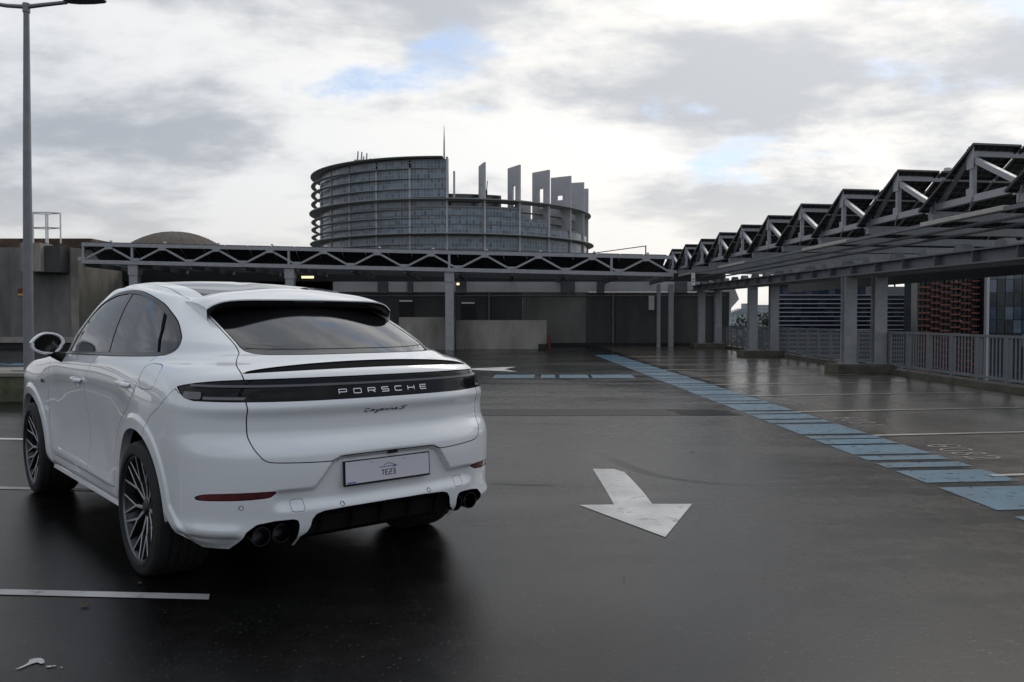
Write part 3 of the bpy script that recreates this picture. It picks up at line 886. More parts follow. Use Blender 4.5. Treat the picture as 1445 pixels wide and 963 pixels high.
for s in (1, -1):
    mb = MB(); mb.tube([(.05, 0, 6.46), (.05 + s * .35, 0, 6.49 + .01 * s), (.05 + s * .72, 0, 6.54)], [.040, .036, .034], 10); mb.build('arm', M['post_grey'], LP, smooth=50)
    x0 = .05 + s * .68
    sec = [(0, .05, .03), (.06, .10, .05), (.2, .14, .065), (.45, .15, .06), (.66, .12, .04), (.72, .06, .02)]
    mb = MB(); n = 14
    for d, w, h_ in sec:
        for j in range(n):
            a = 2 * math.pi * j / n
            mb.v.append((x0 + s * d, w * math.cos(a), 6.555 + h_ * (math.sin(a) if math.sin(a) > 0 else .45 * math.sin(a)) + .02 * d))
    for i in range(len(sec) - 1):
        for j in range(n):
            mb.f.append([i * n + j, i * n + (j + 1) % n, (i + 1) * n + (j + 1) % n, (i + 1) * n + j])
    mb.f.append(list(range(n))[::-1]); mb.f.append([(len(sec) - 1) * n + j for j in range(n)])
    mb.build('lamp_head', M['galv_dark'], LP, smooth=50)

# ================================================================ BUILDINGS BEYOND THE DECK
def grid_glass(name, base, frame, cw, ch, lw=.10, rough=.12, var=.5, spec=.5):
    """curtain wall: small panes of varying tone between thin frames, laid out on the UV map in metres"""
    m, nt, b = new_mat(name)
    N, L = nt.nodes, nt.links
    uv = N.new('ShaderNodeUVMap')
    sp = N.new('ShaderNodeSeparateXYZ'); L.new(uv.outputs[0], sp.inputs[0])
    def mth(op, a, b_=None):
        n = N.new('ShaderNodeMath'); n.operation = op
        for i, q in enumerate((a, b_)):
            if q is None: continue
            if isinstance(q, (int, float)): n.inputs[i].default_value = q
            else: L.new(q, n.inputs[i])
        return n.outputs[0]
    u = mth('DIVIDE', sp.outputs[0], cw); v = mth('DIVIDE', sp.outputs[1], ch)
    fu, fv = mth('FRACT', u), mth('FRACT', v)
    ln = mth('MAXIMUM', mth('LESS_THAN', fu, lw / cw), mth('LESS_THAN', fv, lw / ch))
    cb = N.new('ShaderNodeCombineXYZ')
    L.new(mth('FLOOR', u), cb.inputs[0]); L.new(mth('FLOOR', v), cb.inputs[1])
    wn_ = N.new('ShaderNodeTexWhiteNoise'); wn_.noise_dimensions = '2D'; L.new(cb.outputs[0], wn_.inputs['Vector'])
    mr = N.new('ShaderNodeMapRange'); mr.inputs[3].default_value = 1 - var; mr.inputs[4].default_value = 1 + var
    L.new(wn_.outputs[0], mr.inputs[0])
    sc = N.new('ShaderNodeVectorMath'); sc.operation = 'SCALE'; sc.inputs[0].default_value = base; L.new(mr.outputs[0], sc.inputs['Scale'])
    mx = N.new('ShaderNodeMix'); mx.data_type = 'RGBA'
    L.new(ln, mx.inputs[0]); L.new(sc.outputs[0], mx.inputs[6]); mx.inputs[7].default_value = (*frame, 1)
    L.new(mx.outputs[2], b.inputs['Base Color'])
    r = mth('ADD', mth('MULTIPLY', ln, .4), rough); L.new(r, b.inputs['Roughness'])
    b.inputs['Specular IOR Level'].default_value = spec
    return m

M.update({
    'drum_glass': grid_glass('drum_glass', (.115, .155, .205), (.27, .29, .31), 1.05, 1.38, .16, .22, .45, .5),
    'drum_slab': mat('drum_floor_edge', (.13, .135, .14), .6),
    'fin_stone': mat('pale_stone', (.42, .42, .44), .7, var=.08, vscale=.4),
    'ring_metal': mat('ring_metal', (.28, .285, .29), .55),
    'brown_dome': mat('dome_concrete', (.105, .088, .072), .85, var=.2, vscale=.25),
    'antenna': mat('antenna_grey', (.30, .30, .31), .6),
    'office_glass': mat('office_glass', (.05, .07, .11), .10, spec=.6, var=.4, vscale=.6),
    'office_glass2': mat('office_glass_pale', (.11, .14, .19), .12, spec=.6, var=.3, vscale=.5),
    'dark_glass': mat('dark_glass', (.030, .038, .044), .15, spec=.5, var=.5, vscale=.8),
    'fin_white': mat('white_fin', (.42, .42, .45), .55),
    'fin_red': mat('red_fin', (.17, .036, .024), .55, var=.15, vscale=2),
    'mullion': mat('mullion_grey', (.10, .108, .115), .5),
    'far_grey': mat('far_wall_grey', (.36, .39, .42), .8, var=.1, vscale=.05),
    'far_dark': mat('far_window', (.22, .25, .29), .5),
    'bark': mat('bark', (.05, .042, .035), .9, var=.3, vscale=6),
    'twig': mat('twigs', (.075, .062, .05), .9, var=.4, vscale=3),
    'needle': mat('needles', (.020, .035, .020), .8, var=.5, vscale=2),
    'leafy': mat('foliage', (.045, .060, .030), .8, var=.5, vscale=.6),
    'podium': mat('podium_grey', (.17, .17, .165), .8, var=.15, vscale=1),
})

# ---- round tower: curved glass drum with sunshade rings and radial stone blades
PX, PY, PR = -20.3, 300.0, 46.9
PB = tag(empty('round_tower', (PX, PY, -10)), 'round glass parliament tower with ring galleries and tall blades', 'building')
ZB = 10.0                                                    # local zero is the street, 10 m below the deck
def arc_panel(name, a0, a1, z0, z1, r, m, n=6, parent=PB):
    """azimuth in degrees from the side facing us, positive to the right"""
    mb = MB(); uvs = []
    for k in range(n):
        qa = [a0 + (a1 - a0) * (k + d) / n for d in (0, 1)]
        P = [(r * math.sin(rad(a)), -r * math.cos(rad(a))) for a in qa]
        mb.poly([(*P[0], z0 + ZB), (*P[1], z0 + ZB), (*P[1], z1 + ZB), (*P[0], z1 + ZB)])
        s0, s1 = [rad(a) * r for a in qa]
        uvs += [(s0 + 500, z0 + 100), (s1 + 500, z0 + 100), (s1 + 500, z1 + 100), (s0 + 500, z1 + 100)]
    me = mb.mesh(name)
    ul = me.uv_layers.new(name='UVMap')
    for i, q in enumerate(uvs):
        ul.data[i].uv = q
    for p in me.polygons: p.use_smooth = True
    return link(name, me, m, parent)
def ring(name, z, r_in, r_out, t, m, off=0.0, n=96, parent=PB, a0=0.0, a1=360.0):
    mb = MB()
    mb.lathe([(r_in, z + ZB), (r_out, z + ZB + t * .35), (r_out, z + ZB + t * .65), (r_in, z + ZB + t)], n, 'z', (off, 0, 0), closed=True, a0=rad(a0), a1=rad(a1))
    return mb.build(name, m, parent, smooth=30)
AZ = [.9 + 13.9 * k for k in range(-8, 9)]
lower = [(-9.9, -4), (-4, 2), (2, 8), (8, 14), (14, 18), (18, 22.4), (22.4, 26.4)]
mid_ = [(27.3, 30.0), (30.0, 32.6), (32.6, 35.0), (35.0, 37.0)]
upper = [(38.0, 40.7), (40.7, 43.6), (43.6, 46.6), (46.6, 49.3)]
for i in range(len(AZ) - 1):
    a0, a1 = AZ[i] + .35, AZ[i + 1] - .35
    for z0, z1 in lower:
        arc_panel('glass_panel', a0, a1, z0, z1 - .25, PR, M['drum_glass'])
    for k, (z0, z1) in enumerate(mid_):
        if a0 > 26 and k >= 1 + (a0 < 40): continue
        arc_panel('glass_panel', a0, a1, z0, z1 - .3 if k < 3 else z1 - 1.6 * (a0 > -4), PR, M['drum_glass'])
    if a1 < 1.5:
        for z0, z1 in upper:
            arc_panel('glass_panel', a0, a1, z0, z1 - .3, PR, M['drum_glass'])
def slab(name, z, a_from, a_to, r=PR + .12, t=.35):
    mb = MB(); mb.lathe([(r - 3, z + ZB), (r, z + ZB), (r, z + ZB + t), (r - 3, z + ZB + t)], 60, 'z', closed=True, a0=rad(a_from - 90), a1=rad(a_to - 90))
    return mb.build(name, M['drum_slab'], PB, smooth=30)
for z0, z1 in lower: slab('floor_edge', z1 - .27, -110, 110)
for k, (z0, z1) in enumerate(mid_): slab('floor_edge', z1 - .3, -110, 110 if k < 1 else 30)
for z0, z1 in upper: slab('floor_edge', z1 - .3, -110, .9)
# solid core so that no light leaks through, open roof on the right
mb = MB(); mb.lathe([(PR - 3, 0), (PR - 3, 27 + ZB), (0, 27 + ZB)], 72, 'z'); mb.build('core', M['dark_glass'], PB)
mb = MB(); mb.lathe([(PR - 3, 27 + ZB), (PR - 3, 49 + ZB), (PR - 14, 49 + ZB), (PR - 14, 27 + ZB)], 48, 'z', closed=True, a0=rad(-205), a1=rad(-90)); mb.build('upper_core', M['dark_glass'], PB)
mb = MB(); mb.lathe([(PR - 3.2, 27 + ZB), (PR - 3.2, 33.9 + ZB), (PR - 6, 33.9 + ZB), (PR - 6, 27 + ZB)], 24, 'z', closed=True, a0=rad(-94), a1=rad(-60)); mb.build('mid_core', M['dark_glass'], PB)
mb = MB(); mb.lathe([(PR - 11, 27 + ZB), (PR - 11, 40.6 + ZB), (PR - 13, 40.6 + ZB), (PR - 13, 27 + ZB)], 48, 'z', closed=True, a0=rad(-94), a1=rad(-62)); mb.build('inner_wall', M['dark_glass'], PB)
# big sunshade rings, then the small gallery rings that stand clear on the left
ring('sunshade_ring', 49.6, PR - 4, PR + 2.0, .55, M['ring_metal'], -1.3, a0=-225, a1=-89)
ring('sunshade_ring', 36.9, PR - 2.5, PR + 2.6, .8, M['ring_metal'], -1.2)
ring('sunshade_ring', 26.5, PR - 2.5, PR + 3.0, .8, M['ring_metal'], -.6)
for z in (46.5, 43.4, 40.3, 34.2, 31.6, 29.0, 23.6, 20.5):
    if z > 37: ring('gallery_ring', z, PR - 1.4, PR + .10, .40, M['ring_metal'], -3.1, a0=-262, a1=-90)
    else: ring('gallery_ring', z, PR - 1.4, PR + .10, .40, M['ring_metal'], -3.1)
# radial blades
def blade(a, z0, z1, r0, r1, slot=None):
    mb = MB(); t = .30
    if slot:
        s0, s1, zs0, zs1 = slot
        rects = [(r0, s0, z0, z1), (s1, r1, z0, z1), (s0, s1, z0, zs0), (s0, s1, zs1, z1)]
    else:
        rects = [(r0, r1, z0, z1)]
    for p0, p1, q0, q1 in rects:
        mb.box(-t, t, -p1, -p0, q0 + ZB, q1 + ZB)
    return mb.build('blade', M['fin_stone'], PB, rot=(0, 0, rad(a)))
for k, a in enumerate(AZ):
    if a < 0:
        blade(a, -10, 46.8, PR - 1, PR + .35)
    elif a < 5:
        blade(a, -10, 50.0, PR - 4.0, PR + .35)
        blade(a + 2.6, 30, 46.2, PR - 7.5, PR - 2.5)
    elif a < 100:
        blade(a, -10, 48.6 - .03 * max(0, a - 30), PR - 7.0, PR + .5, (PR - 4.0, PR - 2.0, 36.2, 42.6) if a < 50 else ((PR - 4.6, PR - 1.6, 40.2, 41.7) if a < 65 else (PR - 3.8, PR - 2.3, 34.4, 38.4)))
for a in (40, 52, 66):
    mb = MB(); mb.box(-3.2, 3.2, -(PR - 9.6), -(PR - 10.2), 27 + ZB, 39.5 + ZB); mb.build('inner_blade', M['fin_stone'], PB, rot=(0, 0, rad(a)))
# rooftop masts
mb = MB(); mb.tube([(0, 0, 49 + ZB), (0, 0, 55 + ZB), (0, 0, 60.2 + ZB)], [.30, .22, .06], 6); mb.build('mast', M['antenna'], PB, loc=(-.4, -43, 0))
for x, h_ in ((-28.8, 4.8), (-27.6, 4.6), (-27.0, 3.2), (-26.0, 4.2), (-25.0, 2.6)):
    mb = MB(); mb.tube([(0, 0, 49.6 + ZB), (.3, 0, 49.6 + h_ + ZB)], [.28, .20], 6); mb.build('roof_antenna', M['antenna'], PB, loc=(x, -33, 0))
mb = MB(); mb.box(-1.6, 1.6, -1, 1, 49.6 + ZB, 51.6 + ZB); mb.build('roof_box', M['ring_metal'], PB, loc=(-28, -33, 0))
for x in (10.2, 12.2):
    mb = MB(); mb.tube([(0, 0, 40 + ZB), (.4, 0, 44.6 + ZB)], [.18, .12], 6); mb.build('roof_antenna', M['dark_glass'], PB, loc=(x, -36, 0))
mb = MB(); mb.box(-1.4, 1.4, -1, 1, 40 + ZB, 41.6 + ZB); mb.build('roof_box', M['dark_glass'], PB, loc=(11.2, -36, 0))

# ---- brown dome
DM = tag(empty('domed_hall', (-92, 230, -10)), 'brown shallow dome rising behind the canopy at left', 'building')
mb = MB(); mb.lathe([(20.4 * math.cos(a), 14.7 + 20.4 * math.sin(a)) for a in np.linspace(0, math.pi / 2 - .002, 22)], 64, 'z'); mb.build('dome', M['brown_dome'], DM, smooth=40)
for k in range(24):
    mb = MB(); mb.tube([(20.45 * math.cos(a), 0, 14.7 + 20.45 * math.sin(a)) for a in np.linspace(0, 1.5, 14)], .035, 5); mb.build('rib', M['brown_dome'], DM, rot=(0, 0, rad(15 * k)))
mb = MB(); mb.lathe([(20.5, 0), (20.5, 14.7)], 48, 'z'); mb.build('drum_wall', M['concrete'], DM)

# ---- office with pale horizontal fins
OF = tag(empty('office_block', (36, 90, -10)), 'low office block with pale horizontal sun fins beyond the railing', 'building')
def ob(name, x0, x1, y0, y1, z0, z1, m, parent=OF, o_=(36, 90)):
    mb = MB(); mb.box(x0 - o_[0], x1 - o_[0], y0 - o_[1], y1 - o_[1], z0 + 10, z1 + 10)
    return mb.build(name, m, parent)
ob('core', 28.4, 44.6, 90.6, 91.6, -10, 4.0, M['office_glass2'])
ob('upper_floor', 28.4, 38.3, 90.9, 91.6, 4.0, 6.2, M['dark_glass'])
z = 3.95
while z > -9:
    ob('sun_fin', 27.9, 44.8, 89.8, 90.55, z - .04, z + .045, M['fin_white'])
    z -= .462
for k in range(18):
    x = 28.5 + .9 * k
    for z0 in (-.65, .28, 1.2, 2.12, 3.05):
        ob('window', x + .04, x + .86, 90.5, 90.59, z0 - .40, z0 + .38, M['office_glass2' if (k * 7 + int(z0 * 3)) % 4 == 0 else 'office_glass'])
for k in range(12):
    x = 28.5 + .82 * k
    ob('window', x + .04, x + .78, 90.8, 90.89, 4.10, 4.98, M['office_glass2' if k % 3 == 1 else 'office_glass'])
for z0 in (5.10, 5.95):
    mb = MB()
    out = [(27.9, 89.9), (37.2, 89.9), (38.2, 90.2), (38.8, 90.9), (38.9, 91.6), (27.9, 91.6)]
    mb.prism([(x - 36, y - 90) for x, y in out], 'z', z0 + 10, z0 + .11 + 10); mb.build('sun_fin', M['fin_white'], OF)
ob('terrace_wall', 38.95, 46, 95, 95.4, 4.0, 5.05, M['podium'])

# ---- red-finned glass building and the glass block beside it
RB = tag(empty('red_fin_building', (36, 70, -10)), 'dark glass building with staggered red sun fins at the right', 'building')
ob('core', 34.0, 39.1, 70.4, 71.4, -10, 9.0, M['dark_glass'], RB, (36, 70))
cols = [34.0, 34.83, 35.62, 36.45, 37.36, 38.25, 38.95]
zz0 = [5.10, 5.40, 5.22, 5.50, 5.36, 5.62]
for c in range(6):
    z = zz0[c]
    while z > -5:
        ob('red_fin', cols[c] + .02, cols[c + 1] - .02, 69.75, 70.15, z - .06, z + .06, M['fin_red'], RB, (36, 70))
        z -= .533
for c in range(13):
    x = 34.0 + .39 * c
    ob('mullion', x - .03, x + .03, 70.25, 70.38, -9, 9, M['mullion'], RB, (36, 70))
for k, (x, z0) in enumerate(((34.9, 4.6), (35.9, 4.5), (36.3, 4.55), (37.2, 4.4), (35.9, 4.1), (37.6, 1.1))):
    ob('lit_window', x, x + .16, 70.33, 70.395, z0, z0 + .22, M['fin_white'], RB, (36, 70))
GB = tag(empty('glass_block', (44, 69, -10)), 'blue glass office block with square panes at the right edge', 'building')
ob('core', 39.3, 52, 69.5, 84, -10, 9.6, M['dark_glass'], GB, (44, 69))
ob('corner_post', 39.15, 39.35, 69.1, 69.49, -10, 9.5, M['fin_white'], GB, (44, 69))
for i in range(13):
    for j in range(11):
        x0 = 39.42 + .70 * i; z0 = -5.4 + 1.12 * j
        tone = random.Random(i * 31 + j * 7).random()
        low_ = j in (3, 7)
        ob('pane', x0 + .03, x0 + .67, 69.38, 69.47, z0 + .04, z0 + 1.08, M['dark_glass'] if low_ or tone < .30 else (M['office_glass'] if tone < .72 else M['office_glass2']), GB, (44, 69))

# ---- trees beyond the railing
def branches(mb, p, d, l, r, depth, rnd, spread=.55):
    q = p + d * l
    mb.tube([tuple(p), tuple((p + q) / 2 + Vector((rnd.uniform(-1, 1), rnd.uniform(-1, 1), 0)) * l * .05), tuple(q)], [r, r * .85, r * .65], 5, cap=False)
    if depth == 0:
        return [q]
    tips = []
    for k in range(3 if depth > 1 else 4):
        dd = (d + Vector((rnd.uniform(-1, 1), rnd.uniform(-1, 1), rnd.uniform(-.2, .7))) * spread).normalized()
        tips += branches(mb, q, dd, l * rnd.uniform(.62, .82), r * .58, depth - 1, rnd, spread)
    return tips
def bare_tree(loc, h_, label, seed, spread=.6):
    rnd = random.Random(seed)
    t = tag(empty('bare_tree', loc), label, 'tree', 'trees beyond the railing')
    mb = MB(); mb.tube([(0, 0, 0), (.1, 0, h_ * .45)], [h_ * .022, h_ * .016], 7); mb.build('trunk', M['bark'], t)
    mb = MB(); branches(mb, Vector((.1, 0, h_ * .44)), Vector((0, 0, 1)), h_ * .17, h_ * .013, 5, rnd, spread); mb.build('crown', M['twig'], t, fix=False)
    return t
def leaf_tree(loc, h_, w, label, seed, m='leafy', n=1500, cone=False, name='broadleaf_tree'):
    rnd = random.Random(seed)
    t = tag(empty(name, loc), label, 'tree', 'trees beyond the railing')
    mb = MB(); mb.tube([(0, 0, 0), (0, 0, h_ * .8)], [h_ * .025, h_ * .006], 7); mb.build('trunk', M['bark'], t)
    mb = MB()
    clumps = []
    for k in range(26):
        zc_ = rnd.uniform(.25, 1.0)
        rr_ = w * (1.05 - zc_) if cone else w * math.sqrt(max(.02, 1 - ((zc_ - .62) / .42) ** 2))
        a = rnd.uniform(0, 6.28); q = rnd.uniform(.2, 1) * rr_
        clumps.append((q * math.cos(a), q * math.sin(a), zc_ * h_, w * rnd.uniform(.18, .34)))
    for k in range(n):
        c = rnd.choice(clumps); s = w * rnd.uniform(.05, .10)
        p = Vector((c[0] + rnd.gauss(0, c[3] * .6), c[1] + rnd.gauss(0, c[3] * .6), c[2] + rnd.gauss(0, c[3] * .5)))
        u = Vector((rnd.uniform(-1, 1), rnd.uniform(-1, 1), rnd.uniform(-1, 1))).normalized()
        v = u.cross(Vector((rnd.uniform(-1, 1), rnd.uniform(-1, 1), 1))).normalized()
        mb.poly([p - u * s, p + v * s * .6, p + u * s, p - v * s * .6])
    mb.build('crown', M[m], t, fix=False)
    return t
bare_tree((46.5, 104, -1.0), 11.5, 'bare twiggy tree standing between the columns above the terrace', 3, .75)
bare_tree((49.2, 108, -2.0), 12.5, 'dense bare tree left of the red-finned building', 8, .8)
leaf_tree((41.0, 100, -2.0), 11.0, 1.9, 'dark conifer showing beside the right-hand column', 5, 'needle', 1500, True, 'conifer')
leaf_tree((57, 190, -10), 11.2, 6.5, 'dark rounded tree low on the skyline left of the column', 11)
leaf_tree((66, 200, -10), 13.0, 5.0, 'dark tree low on the skyline right of the column', 12)
# ---- far skyline
def far_building(x, y, w, d, h_, label, nf, nc, roof=None):
    t = tag(empty('apartment_block', (x, y, -10)), label, 'building', 'far skyline buildings')
    mb = MB(); mb.box(-w / 2, w / 2, 0, d, 0, h_); mb.build('wall', M['far_grey'], t)
    if roof:
        mb = MB(); mb.prism([(-w / 2 - .5, h_), (0, h_ + roof), (w / 2 + .5, h_)], 'y', -.5, d); mb.build('roof', M['far_dark'], t)
    for i in range(nf):
        for j in range(nc):
            mb = MB(); ww = w / nc; hh = h_ / nf
            mb.box(-w / 2 + ww * (j + .22), -w / 2 + ww * (j + .78), -.12, -.02, hh * (i + .3), hh * (i + .8)); mb.build('window', M['far_dark'], t)
    return t
far_building(165, 600, 17, 14, 15.2, 'far pale block with pitched roof at the left of the skyline gap', 4, 5, 3.5)
far_building(186, 640, 16, 14, 14.6, 'far pale block right of the pitched roof on the skyline', 4, 4, 3)
far_building(149, 560, 20, 14, 9.0, 'low far building behind the railing end', 2, 6)
far_building(275, 900, 22, 18, 26, 'far grey tower block on the skyline between the columns', 8, 5)
far_building(262, 930, 9, 12, 28, 'slim far tower left of the grey tower block', 8, 2)
far_building(292, 880, 16, 14, 12, 'small far block right of the skyline tower', 4, 4)

# ================================================================ CAR: master body surface
# car frame: origin on the ground under the rear axle, +X forward, +Y left, +Z up (metres)
XS = np.array([-0.8, -0.4, 0.0, 0.6, 1.3, 2.1, 2.9, 3.4])
#        zr     xr     n    xs    xf    zf    nf   xe   bow   W at XS
ROWS = [
 (0.28, -0.96, 4.6, -0.22, 3.58, 0.24, 3.2, 3.05, .07, (.90, .91, .905, .897, .897, .897, .905, .865)),
 (0.36, -1.045, 4.4, -0.24, 3.72, 0.34, 3.2, 3.05, .09, (.955, .955, .955, .935, .93, .93, .955, .925)),
 (0.46, -1.07, 4.0, -0.24, 3.79, 0.46, 3.2, 3.05, .10, (.96, .967, .97, .938, .928, .935, .968, .945)),
 (0.58, -1.085, 3.9, -0.24, 3.82, 0.58, 3.2, 3.05, .10, (.965, .972, .98, .938, .922, .935, .974, .955)),
 (0.70, -1.095, 3.8, -0.24, 3.84, 0.66, 3.2, 3.05, .10, (.967, .975, .985, .938, .918, .935, .977, .958)),
 (0.755, -1.095, 3.8, -0.24, 3.84, 0.70, 3.2, 3.05, .10, (.967, .976, .986, .94, .92, .935, .978, .96)),
 (0.80, -1.077, 3.8, -0.24, 3.84, 0.74, 3.2, 3.05, .10, (.964, .976, .987, .943, .924, .937, .98, .962)),
 (0.87, -1.040, 3.8, -0.24, 3.82, 0.80, 3.2, 3.05, .115, (.957, .975, .987, .949, .933, .942, .98, .962)),
 (0.94, -1.042, 3.8, -0.24, 3.80, 0.87, 3.2, 3.05, .115, (.953, .972, .985, .956, .944, .948, .977, .96)),
 (0.995, -1.066, 3.8, -0.24, 3.77, 0.93, 3.2, 3.05, .115, (.951, .968, .98, .959, .950, .95, .972, .955)),
 (1.03, -1.056, 3.7, -0.22, 3.74, 0.97, 3.2, 3.05, .115, (.946, .962, .975, .958, .950, .949, .966, .945)),
 (1.09, -1.035, 3.7, -0.18, 3.66, 1.02, 3.2, 2.9, .09, (.93, .948, .963, .953, .946, .945, .954, .92)),
 (1.145, -1.02, 3.6, -0.12, 3.50, 1.07, 3.2, 2.7, .09, (.90, .924, .946, .944, .939, .936, .93, .87)),
 (1.17, -1.00, 3.5, -0.08, 3.32, 1.095, 3.2, 2.5, .09, (.88, .907, .934, .938, .934, .93, .91, .83)),
 (1.195, -0.955, 3.4, -0.02, 3.10, 1.12, 3.2, 2.3, .08, (.85, .885, .918, .929, .928, .92, .89, .78)),
 (1.22, -0.89, 3.1, 0.06, 2.88, 1.15, 3.1, 2.0, .06, (.785, .84, .892, .92, .922, .91, .87, .72)),
 (1.25, -0.83, 3.0, 0.15, 2.69, 1.18, 3.0, 1.75, .04, (.74, .80, .866, .91, .915, .90, .84, .65)),
 (1.33, -0.64, 3.2, 0.3, 2.52, 1.28, 3.05, 1.55, .03, (.70, .748, .812, .857, .868, .865, .83, .7)),
 (1.41, -0.43, 3.2, 0.5, 2.30, 1.41, 3.1, 1.40, .02, (.69, .72, .762, .803, .816, .812, .78, .7)),
 (1.49, -0.20, 3.2, 0.7, 2.08, 1.53, 3.1, 1.30, .02, (.65, .67, .70, .738, .750, .745, .72, .7)),
 (1.565, 0.02, 3.2, 0.9, 1.85, 1.63, 3.0, 1.25, .02, (.60, .61, .628, .658, .668, .655, .6, .6)),
 (1.602, 0.12, 3.2, 0.9, 1.73, 1.66, 3.0, 1.25, .02, (.5, .53, .55, .588, .595, .585, .5, .5)),
 (1.648, 0.32, 3.0, 0.9, 1.58, 1.685, 3.0, 1.2, .01, (.4, .4, .40, .41, .41, .41, .4, .4)),
 (1.680, 0.56, 2.6, 0.95, 1.42, 1.698, 2.6, 1.15, .0, (.2, .2, .2, .2, .2, .2, .2, .2)),
 (1.700, 0.8, 2.3, 1.0, 1.3, 1.706, 2.3, 1.1, .0, (.004,) * 8),
]
FT = [0] * 17 + [.30, .57, .82, 1.0]
RAIL_X = np.array([-1.2, -.6, -.4, -.15, 0, .24, .6, .9, 1.2, 1.6, 2.0, 2.3, 3.0, 4.0])
RAIL_Z = np.array([1.33, 1.43, 1.47, 1.51, 1.53, 1.565, 1.614, 1.642, 1.659, 1.656, 1.620, 1.57, 1.40, 1.1])

def pchip(x, y, xn):
    x = np.asarray(x, float); y = np.asarray(y, float)
    h = np.diff(x); d = np.diff(y) / h
    m = np.zeros_like(y)
    m[0] = d[0]; m[-1] = d[-1]
    for k in range(1, len(x) - 1):
        if d[k - 1] * d[k] > 0:
            w1 = 2 * h[k] + h[k - 1]; w2 = h[k] + 2 * h[k - 1]
            m[k] = (w1 + w2) / (w1 / d[k - 1] + w2 / d[k])
    i = np.clip(np.searchsorted(x, xn) - 1, 0, len(x) - 2)
    t = (xn - x[i]) / h[i]
    return ((1 + 2 * t) * (1 - t) ** 2 * y[i] + t * (1 - t) ** 2 * h[i] * m[i]
            + t * t * (3 - 2 * t) * y[i + 1] + t * t * (t - 1) * h[i] * m[i + 1])

def sstep(a, b, x):
    t = np.clip((x - a) / (b - a), 0, 1)
    return t * t * (3 - 2 * t)

def car_master(dv=0.0115, nrear=120, nside=230, nfront=70):
    R = ROWS
    prof = np.array([(r[1], r[0]) for r in R])
    s = np.concatenate([[0], np.cumsum(np.hypot(*np.diff(prof, axis=0).T))])
    nv = int(s[-1] / dv)
    sv = np.linspace(0, s[-1], nv)
    def P(vals, sig=1.05):
        y = pchip(s, vals, sv)
        k = np.arange(-8, 9); g = np.exp(-k * k / (2 * sig * sig)); g /= g.sum()
        yp = np.concatenate([2 * y[0] - y[8:0:-1], y, 2 * y[-1] - y[-2:-10:-1]])
        return np.convolve(yp, g, 'valid')
    zr, xr, n, xs, xf, zf, nf, xe, bow = [P([r[i] for r in R]) for i in range(9)]
    W = np.stack([P([r[9][j] for r in R]) for j in range(len(XS))], 1)
    ft = P([FT[i] if i < len(FT) else 1.0 for i in range(len(R))])
    tilt = P([0.0 if i < 12 else min(1.0, (i - 11) / 5.0) * 0.022 for i in range(len(R))])
    belt = P([min(i, 16) * 1.0 for i in range(len(R))])
    roof = P([0.0] * 21 + [0.028, 0.045, 0.055, 0.058])        # crown rise of the roof rows over the rail
    zl = P([min(r[0], 1.25) for r in R])
    th = np.linspace(0, np.pi / 2, 600)
    V = np.zeros((nv, nrear + nside + nfront, 3))
    for k in range(nv):
        def Wf(x):
            return pchip(XS, W[k], np.clip(x, XS[0], XS[-1]))
        def zside(x):
            z0 = zl[k] - tilt[k] * (x + 0.8) - sstep(2.3, 3.8, x) * 0.10 * sstep(9, 14, belt[k])
            rail = np.interp(x, RAIL_X, RAIL_Z)
            rail = pchip(RAIL_X, RAIL_Z, x)
            b0 = 1.25 - 0.022 * (x + 0.8)
            zz = z0 if ft[k] < 1e-4 else b0 + (rail - b0) * ft[k]
            return zz + roof[k]
        # rear end
        c = np.cos(th) ** (2 / n[k]); sn = np.sin(th) ** (2 / n[k])
        x = xs[k] - (xs[k] - xr[k]) * c
        y = Wf(x) * sn
        x = x + bow[k] * sn ** 2 * c
        L = np.concatenate([[0], np.cumsum(np.hypot(np.diff(x), np.diff(y)))])
        q = np.linspace(0, L[-1], nrear, endpoint=False)
        xq, yq = np.interp(q, L, x), np.interp(q, L, y)
        w = sstep(0.05, 1.0, np.interp(q, L, sn)) if ft[k] > 0 else sstep(.3, 1, np.interp(q, L, sn))
        V[k, :nrear] = np.stack([xq, yq, zr[k] * (1 - w) + zside(xq) * w], 1)
        # side
        xq = np.linspace(xs[k], xe[k], nside, endpoint=False)
        V[k, nrear:nrear + nside] = np.stack([xq, Wf(xq), zside(xq)], 1)
        # front end
        c = np.cos(th[::-1]) ** (2 / nf[k]); sn = np.sin(th[::-1]) ** (2 / nf[k])
        x = xe[k] + (xf[k] - xe[k]) * c
        y = Wf(x) * sn
        L = np.concatenate([[0], np.cumsum(np.hypot(np.diff(x), np.diff(y)))])
        q = np.linspace(0, L[-1], nfront)
        xq, yq = np.interp(q, L, x), np.interp(q, L, y)
        w = sstep(0.2, 1.0, np.interp(q, L, sn))
        V[k, nrear + nside:] = np.stack([xq, yq, zf[k] * (1 - w) + zside(xq) * w], 1)
    V[:, 0, 1] = 0; V[:, -1, 1] = 0
    return V

# ---------------------------------------------------------------- cutting the master surface into panels
class Surf:
    def __init__(s, V, N, T):
        s.V, s.N, s.T = V, N, T
    def compact(s):
        used = np.unique(s.T)
        mp = np.full(len(s.V), -1); mp[used] = np.arange(len(used))
        return Surf(s.V[used], s.N[used], mp[s.T])

